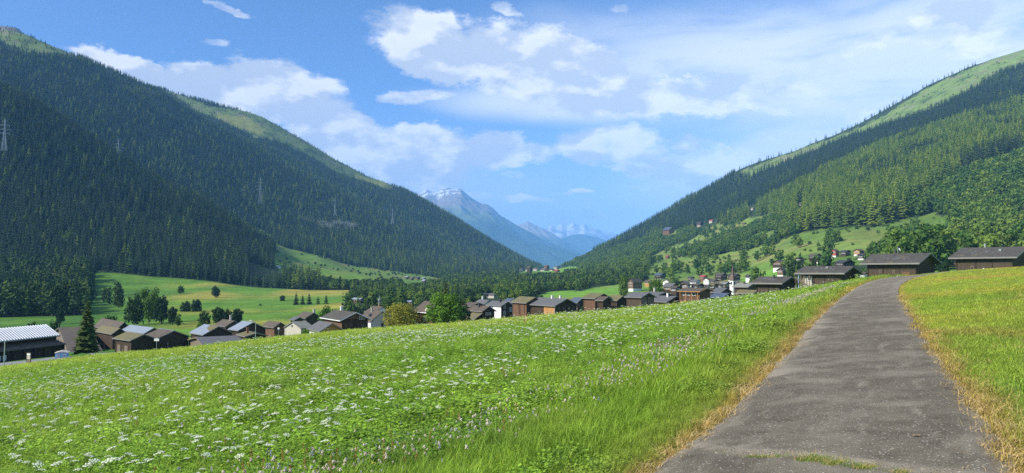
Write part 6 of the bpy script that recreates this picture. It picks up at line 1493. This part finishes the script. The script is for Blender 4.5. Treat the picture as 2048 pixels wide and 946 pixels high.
UM = [umbel_meshes(s, h) for s, h in ((1, 0.36), (2, 0.30), (3, 0.42))]
S_TUFT = [src_obj('s', tuft('grass_tuft', 26, 0.20, 0.10, 0.007, 0.7, M_BLADE, s)) for s in (1, 2, 3)]
S_TALL = [src_obj('s', tuft('tall_tuft', 26, 0.29, 0.10, 0.0075, 0.75, M_BLADE, s)) for s in (4, 5)]
S_HERB = [src_obj('s', herb('herb', 48, 0.14, 0.14, 0.034, M_HERB, s)) for s in (6, 7, 8)]
S_SHORT = [src_obj('s', tuft('short_tuft', 38, 0.065, 0.13, 0.006, 1.1, M_BLADE, s)) for s in (9, 10)]
S_DRY = [src_obj('s', tuft('dry_tuft', 22, 0.075, 0.12, 0.005, 2.4, M_STRAW, s)) for s in (11, 12)]
S_FARP = [src_obj('s', tuft('far_tuft', 30, 0.22, 0.30, 0.022, 0.6, M_BLADE, 13)), src_obj('s', herb('far_herb', 50, 0.14, 0.32, 0.06, M_HERB, 14))]
S_UMB = [src_obj('s', joined('umbel_flower', list(u_))) for u_ in UM]
S_FLW = [src_obj('s', spike('clover', F_PINK, 1, 0.24, 7, 0.013, 0.03)), src_obj('s', spike('sage', F_LILAC, 2, 0.27, 8, 0.009, 0.06)), src_obj('s', spike('sorrel', F_RED, 3, 0.34, 12, 0.010, 0.14)), src_obj('s', spike('buttercup', F_YELL, 4, 0.26, 3, 0.012, 0.02)), src_obj('s', spike('seedhead', F_CREAM, 5, 0.27, 7, 0.012, 0.035))]

def field_points(y0, y1, step, seed, margin=1.15):
    """jittered grid over the part of the near field that the camera and its surroundings see"""
    r = np.random.default_rng(seed); n = int((y1 - y0) / step) + 1; out = []
    for yy in np.linspace(y0, y1, n):
        x0, x1 = -0.74 * yy * margin - 1, 0.74 * yy * margin + 1; xs = np.arange(x0, x1, step); out.append(np.stack([xs, np.full(len(xs), yy)], 1))
    p = np.vstack(out); p += (r.random(p.shape) - 0.5) * step * 1.1
    z = near_z(p[:, 0], p[:, 1]); px, py = proj(p[:, 0], p[:, 1], z + 0.2)
    k = (px > -330) & (px < 2380) & (py < 1100); return p[k], r
def ground_near(x, y): 
    L, Rr = road_off(x, y); d = np.minimum(np.maximum(L, Rr), 5)
    return near_z(x, y) + fbm(x, y, 6, 3, 8) * 0.07 * sstep(d, 0.2, 2.5)
def put(name, srcs_, p, r, scale, lean=0.12, idx=None, zoff=0.0, label=None, tgain=1.0):
    n = len(p)
    if not n: return
    pos = np.stack([p[:, 0], p[:, 1], ground_near(p[:, 0], p[:, 1]) + zoff - 0.01], 1)
    rot = np.stack([r.normal(0, lean, n), r.normal(0, lean, n), r.random(n) * 6.28], 1)
    s = np.asarray(scale) * r.uniform(0.75, 1.3, n); scl = np.stack([s * 1.05, s * 1.05, s * r.uniform(0.8, 1.2, n)], 1)
    idx = r.integers(len(srcs_), size=n) if idx is None else idx
    scatter(name, srcs_, pos, rot, scl, idx, tint=np.clip(field_tint(p[:, 0], p[:, 1]) * tgain * (1 + 0.13 * np.clip(r.normal(size=(n, 1)), -1.6, 1.6)), 0.01, 1), label=label)

def band_center(y):     # the strip of mixed flowers runs beside the road
    return 2.35 + 1.1 * sstep(-y, -11, -7) + 0.25 * np.sin(y * 0.7)
GR_SRC = S_TUFT + S_TALL + S_HERB
def grow(y0, y1, step, seed, sc, tag_):
    p, r = field_points(y0, y1, step, seed); x, y = p[:, 0], p[:, 1]; L, Rr = road_off(x, y); n = len(p); u = r.random(n)
    out = np.maximum(L, Rr); left = (L > 0.02) & (L > Rr)
    n2 = fbm(x, y, 1.8, 3, 41); n3 = fbm(x, y, 5, 2, 42)
    # left meadow: herbs among grass; next to the road grass rises from short to tall
    kl = (L > Rr) & (L > -0.05) & ((L > 0.22 + 0.25 * n2) | (u < 0.30 + 0.5 * (n2 > 0.1))); idx = np.zeros(n, int)
    herbp = np.clip(0.66 + 0.8 * n3 + 0.4 * n2, 0.2, 0.95); herbp = np.where(L < 2.6, np.clip(0.28 + 1.5 * n2 + (L < 1.4) * 0.25, 0, 0.85), herbp)
    isherb = r.random(n) < herbp; tallp = np.where((L > 1.3) & (L < 3.3), 0.72, 0.05); istall = r.random(n) < tallp
    idx = np.where(isherb, 5 + r.integers(3, size=n), np.where(istall, 3 + r.integers(2, size=n), r.integers(3, size=n)))
    s = sc * np.where(L < 0.9, 0.45 + 0.4 * np.clip(L, 0, 1), 1.0) * (1 + 0.5 * n2) * np.where(y > 55, 0.85, 1)
    put('meadow_grass_' + tag_, GR_SRC, p[kl], r, s[kl], 0.16, idx[kl], label='lush green meadow grass and herbs left of the road')
    kr = (Rr > -0.04) & (Rr > L) & ((Rr > 0.15) | (u > 0.4)); s2 = sc * (1.0 + 0.5 * n2)
    put('bank_grass_' + tag_, S_SHORT, p[kr], r, s2[kr], 0.15, label='short mown yellow green grass right of the road')
    dry = (left & (L < 0.26 + 0.4 * n2) & (u < 0.55)) | (kr & (Rr < 0.20 + 0.25 * n2)) | (kr & (u < 0.05)) | ((L < 0) & (Rr < 0) & (out > -0.16 - 0.2 * np.clip(n2, 0, 1)) & (u < 0.26))
    put('dry_grass_' + tag_, S_DRY, p[dry] + r.normal(0, 0.05, (int(dry.sum()), 2)), r, sc * 0.9, 0.2, label='straw coloured dry grass along the asphalt edge')
grow(4.5, 11, 0.085, 201, 0.95, 'close')
grow(11, 20, 0.14, 202, 1.15, 'near')
grow(20, 40, 0.27, 203, 1.55, 'middle')
def grow_far(y0, y1, step, seed, sc, tag_):
    p, r = field_points(y0, y1, step, seed); x, y = p[:, 0], p[:, 1]; L, Rr = road_off(x, y); k = (L > 0.15) & (L > Rr); n3 = fbm(x, y, 6, 2, 42)
    idx = (r.random(len(p)) < np.clip(0.5 + n3, 0.1, 0.9)).astype(int)
    put('meadow_grass_' + tag_, S_FARP, p[k], r, sc, 0.2, idx[k], label='meadow grass farther off')
    k = (Rr > 0.1) & (Rr > L); put('bank_grass_' + tag_, [S_FARP[0]], p[k], r, sc * 0.38, 0.2, label='mown grass farther off on the bank')
grow_far(40, 72, 0.50, 204, 1.15, 'far'); grow_far(72, 109, 0.85, 205, 1.6, 'farthest')

# white umbels
def umbels():
    allp = []; scs = []
    for y0, y1, st, sd, sc in ((5, 14, 0.20, 301, 0.9), (14, 32, 0.28, 302, 0.9), (32, 62, 0.36, 303, 1.1), (62, 105, 0.75, 304, 1.5)):
        p, r = field_points(y0, y1, st, sd); x, y = p[:, 0], p[:, 1]; L, Rr = road_off(x, y); n = len(p)
        d = np.clip(0.30 + 0.8 * fbm(x, y, 7, 3, 51) + 0.35 * fbm(x, y, 1.6, 2, 52), 0.02, 0.85)
        d *= sstep(L, 3.6, 6.5); d *= (1 - 0.85 * sstep(y, 50, 75) * sstep(-x / y, -0.12, 0.12)) * (1 - 0.8 * sstep(-x / y, 0.30, 0.55) * sstep(y, 28, 45)) * (1 - 0.6 * sstep(y, 85, 100)); d *= 1 - 0.5 * sstep(-y, -9, -6)
        k = (L > Rr) & (r.random(n) < d); allp.append(p[k]); scs.append(np.full(k.sum(), sc))
    p = np.vstack(allp); s = np.concatenate(scs); r = np.random.default_rng(77)
    z = ground_near(p[:, 0], p[:, 1]); px, py = proj(p[:, 0], p[:, 1], z + 0.3); near = np.hypot(p[:, 0], p[:, 1]); ok = (px > 5) & (px < 2040) & (py < 940)
    o_ = np.argsort(np.where(ok, near, 1e9))[:280]; one = np.zeros(len(p), bool); one[o_] = True
    put('umbel_flowers', S_UMB, p[~one], r, s[~one], 0.22, label='white umbel flowers scattered over the meadow')
    for i in o_:
        h, st = UM[r.integers(3)]; t = empty('wildflower', (p[i, 0], p[i, 1], z[i] - 0.01), r.random() * 6.28); t.rotation_euler = (r.normal(0, 0.2), r.normal(0, 0.2), r.random() * 6.28)
        q = 0.85 * r.uniform(0.75, 1.3); t.scale = (q, q, q); obj('stem', st, t); obj('umbel', h, t)
        wh = ('close to the bottom' if py[i] > 890 else 'a little farther up' if py[i] > 830 else 'in the back row') + (' at the left edge' if px[i] < 220 else ' left in the meadow' if px[i] < 450 else ' left of the meadow middle' if px[i] < 650 else ' in the meadow middle' if px[i] < 850 else ' near the flower strip')
        tag(t, 'white flat topped umbel flower ' + wh, 'flower', 'nearest white umbels ' + wh)
umbels()
def flowers():
    P_ = []; I_ = []; S_ = []
    for y0, y1, st, sd, sc in ((5, 14, 0.080, 401, 0.72), (14, 30, 0.11, 402, 0.85), (30, 90, 0.21, 403, 1.15)):
        p, r = field_points(y0, y1, st, sd); x, y = p[:, 0], p[:, 1]; L, Rr = road_off(x, y); n = len(p); c = band_center(y)
        w = 0.80 + 0.35 * fbm(x, y, 4, 2, 61); d = np.exp(-((L - c - 0.35) / w) ** 2) * (0.44 + 0.6 * fbm(x, y, 1.5, 2, 62))
        d += 0.018 * (L > 2.5) * (y < 30)
        d += 0.35 * np.exp(-((L - 4.2) / 1.0) ** 2) * (y < 9.5) * 0.5
        k = (L > Rr) & (L > 1.0) & (r.random(n) < d); m = k.sum(); P_.append(p[k]); q = r.random(m)
        patch = fbm(x[k], y[k], 2.5, 2, 63)
        I_.append(np.where(q < 0.42, 4, np.where(q < 0.68, 0, np.where(q < 0.86, 1, np.where((q < 0.93) & (patch > 0), 2, np.where(q > 0.96, 3, 0)))))); S_.append(np.full(m, sc))
    put('verge_flowers', S_FLW, np.vstack(P_), np.random.default_rng(78), np.concatenate(S_), 0.2, np.concatenate(I_), label='strip of pink, lilac, rusty and cream flowers beside the road')
flowers()
# grass growing out of the crack across the road
def crack_grass():
    r = np.random.default_rng(79); t = r.random(900); q = resample(crack, 200); k = (t * 199).astype(int); gx0 = on_ground(1640, 928, 2.5, 60)[0]; p = q[k] + r.normal(0, 1, (900, 2)) * np.array([[0.02, 0.03]]) * (1 + 1.8 * np.exp(-((q[k, 0] - gx0) / 0.33) ** 2))[:, None]
    w = np.exp(-((p[:, 0] - gx0) / 0.36) ** 2); keep = r.random(900) < 0.22 + 0.78 * w; p = p[keep]; w = w[keep]; n = len(p)
    pos = np.stack([p[:, 0], p[:, 1], near_z(p[:, 0], p[:, 1]) + 0.015], 1); rot = np.stack([r.normal(0, .15, n), r.normal(0, .15, n), r.random(n) * 6.28], 1)
    s = 0.35 + 0.45 * w; idx = (r.random(n) < 0.45 - 0.25 * w).astype(int); s = s * r.uniform(0.7, 1.2, n)
    scatter('crack_grass', [S_SHORT[0], S_DRY[0]], pos, rot, np.stack([s * 0.6, s * 0.6, s], 1), idx, tint=np.tile([[0.16, 0.25, 0.04]], (n, 1)), label='grass tufts growing in the crack across the asphalt')
crack_grass()
# straw blown on the asphalt and a dead leaf
def straw():
    r = np.random.default_rng(80); b = MB(); n = 0
    for k in range(420):
        i = r.integers(20, 240); sd = 1 if r.random() < 0.72 else -1; off = (offR[i] - abs(r.normal(0, 0.16))) if sd > 0 else (offL[i] + abs(r.normal(0, 0.14))); q = cl[i] + nr[i] * off
        if q[1] > 28: continue
        z = float(near_z(q[0], q[1])) + 0.052; a = r.random() * 6.28 if r.random() < 0.5 else r.normal(math.pi, 0.5); L = r.uniform(0.05, 0.22); w = 0.0028; dx, dy = math.cos(a), math.sin(a)
        mz = z + r.uniform(0.0, 0.02); b.poly([(q[0] - dy * w, q[1] + dx * w, z), (q[0] + dy * w, q[1] - dx * w, z), (q[0] + dx * L / 2 + dy * w, q[1] + dy * L / 2 - dx * w, mz), (q[0] + dx * L / 2 - dy * w, q[1] + dy * L / 2 + dx * w, mz), (q[0] + dx * L, q[1] + dy * L, z)], [(0, 1, 2, 3), (3, 2, 4)])
    o = b.build('loose_straw', M_STRAW); o['kind'] = 'stuff'
straw()
def leaf():
    x, y = on_ground(1824, 883, 2.5, 60); z = float(near_z(x, y)) + 0.05; b = MB()
    b.poly([(0, 0, 0.004), (0.03, 0.022, 0.012), (0.062, 0.018, 0.006), (0.085, 0, 0.016), (0.062, -0.02, 0.007), (0.03, -0.022, 0.013)], [(0, 1, 5), (1, 2, 4, 5), (2, 3, 4)]); o = b.build('fallen_leaf', plain('dry_leaf', (0.34, 0.20, 0.10))); o.location = (x, y, z); tag(o, 'single dry brown leaf lying on the asphalt near the right bottom', 'leaf')
leaf()
def dead_stalks():
    x, y = on_ground(1051, 649, 20, 108); z = float(near_z(x, y)); b = tuft('dead_stalks', 9, 1.35, 0.12, 0.05, 0.35, M_STRAW, 15, 0.4); o = obj('dead_grass_clump', b); o.location = (x, y, z - 0.05); tag(o, 'clump of tall pale dead stalks standing at the far meadow edge', 'dead grass')
dead_stalks()

# ------------------------------------------------------------------ wisp of mist hanging over the trees
def mist():
    D = 1650; c = at(668, 446, D); b = MB(); b.lathe([(0.02, -1), (0.6, -0.8), (0.95, -0.3), (0.95, 0.3), (0.6, 0.8), (0.02, 1)], 12); o = b.build('mist', []); o['kind'] = 'stuff'; o['label'] = 'thin wisp of mist over the shaded forest'
    o.location = c; o.scale = (90, 30, 17); o.rotation_euler = (0, R(8), 0)
    m = bpy.data.materials.new('mist'); m.use_nodes = True; t = NT(m.node_tree); t.n.clear(); tc = t.node('ShaderNodeTexCoord'); n = t.noise(t.vmath('MULTIPLY', tc.outputs['Object'], (2.5, 1.0, 0.9)), 1.3, 3.0, 0.6).outputs[0]
    r = t.node('ShaderNodeVectorMath', {'operation': 'LENGTH'}, i0=tc.outputs['Object']).outputs['Value']
    d = t.math('MULTIPLY', t.math('MULTIPLY', t.ss(n, 0.48, 0.72), t.ss(r, 0.3, 0.95, 1, 0)), 0.013)
    v = t.node('ShaderNodeVolumePrincipled', None, Color=(0.95, 0.97, 1.0, 1), Density=d); t.node('ShaderNodeOutputMaterial', None, Volume=v.outputs[0]); o.data.materials.append(m)
mist()

# ------------------------------------------------------------------ haze: one closed box of even, pale air
def haze_box():
    b = MB(); b.box(-6000, 6000, -3500, 24500, -700, 2000)
    o = b.build('haze', []); o['kind'] = 'stuff'
    m = bpy.data.materials.new('haze'); m.use_nodes = True; t = NT(m.node_tree); t.n.clear()
    v = t.node('ShaderNodeVolumePrincipled', None, Color=(0.24, 0.56, 1.0, 1), Density=0.000075, Anisotropy=-0.3)
    v.inputs['Absorption Color'].default_value = (0, 0, 0, 1)
    t.node('ShaderNodeOutputMaterial', None, Volume=v.outputs[0])
    o.data.materials.append(m)
haze_box()
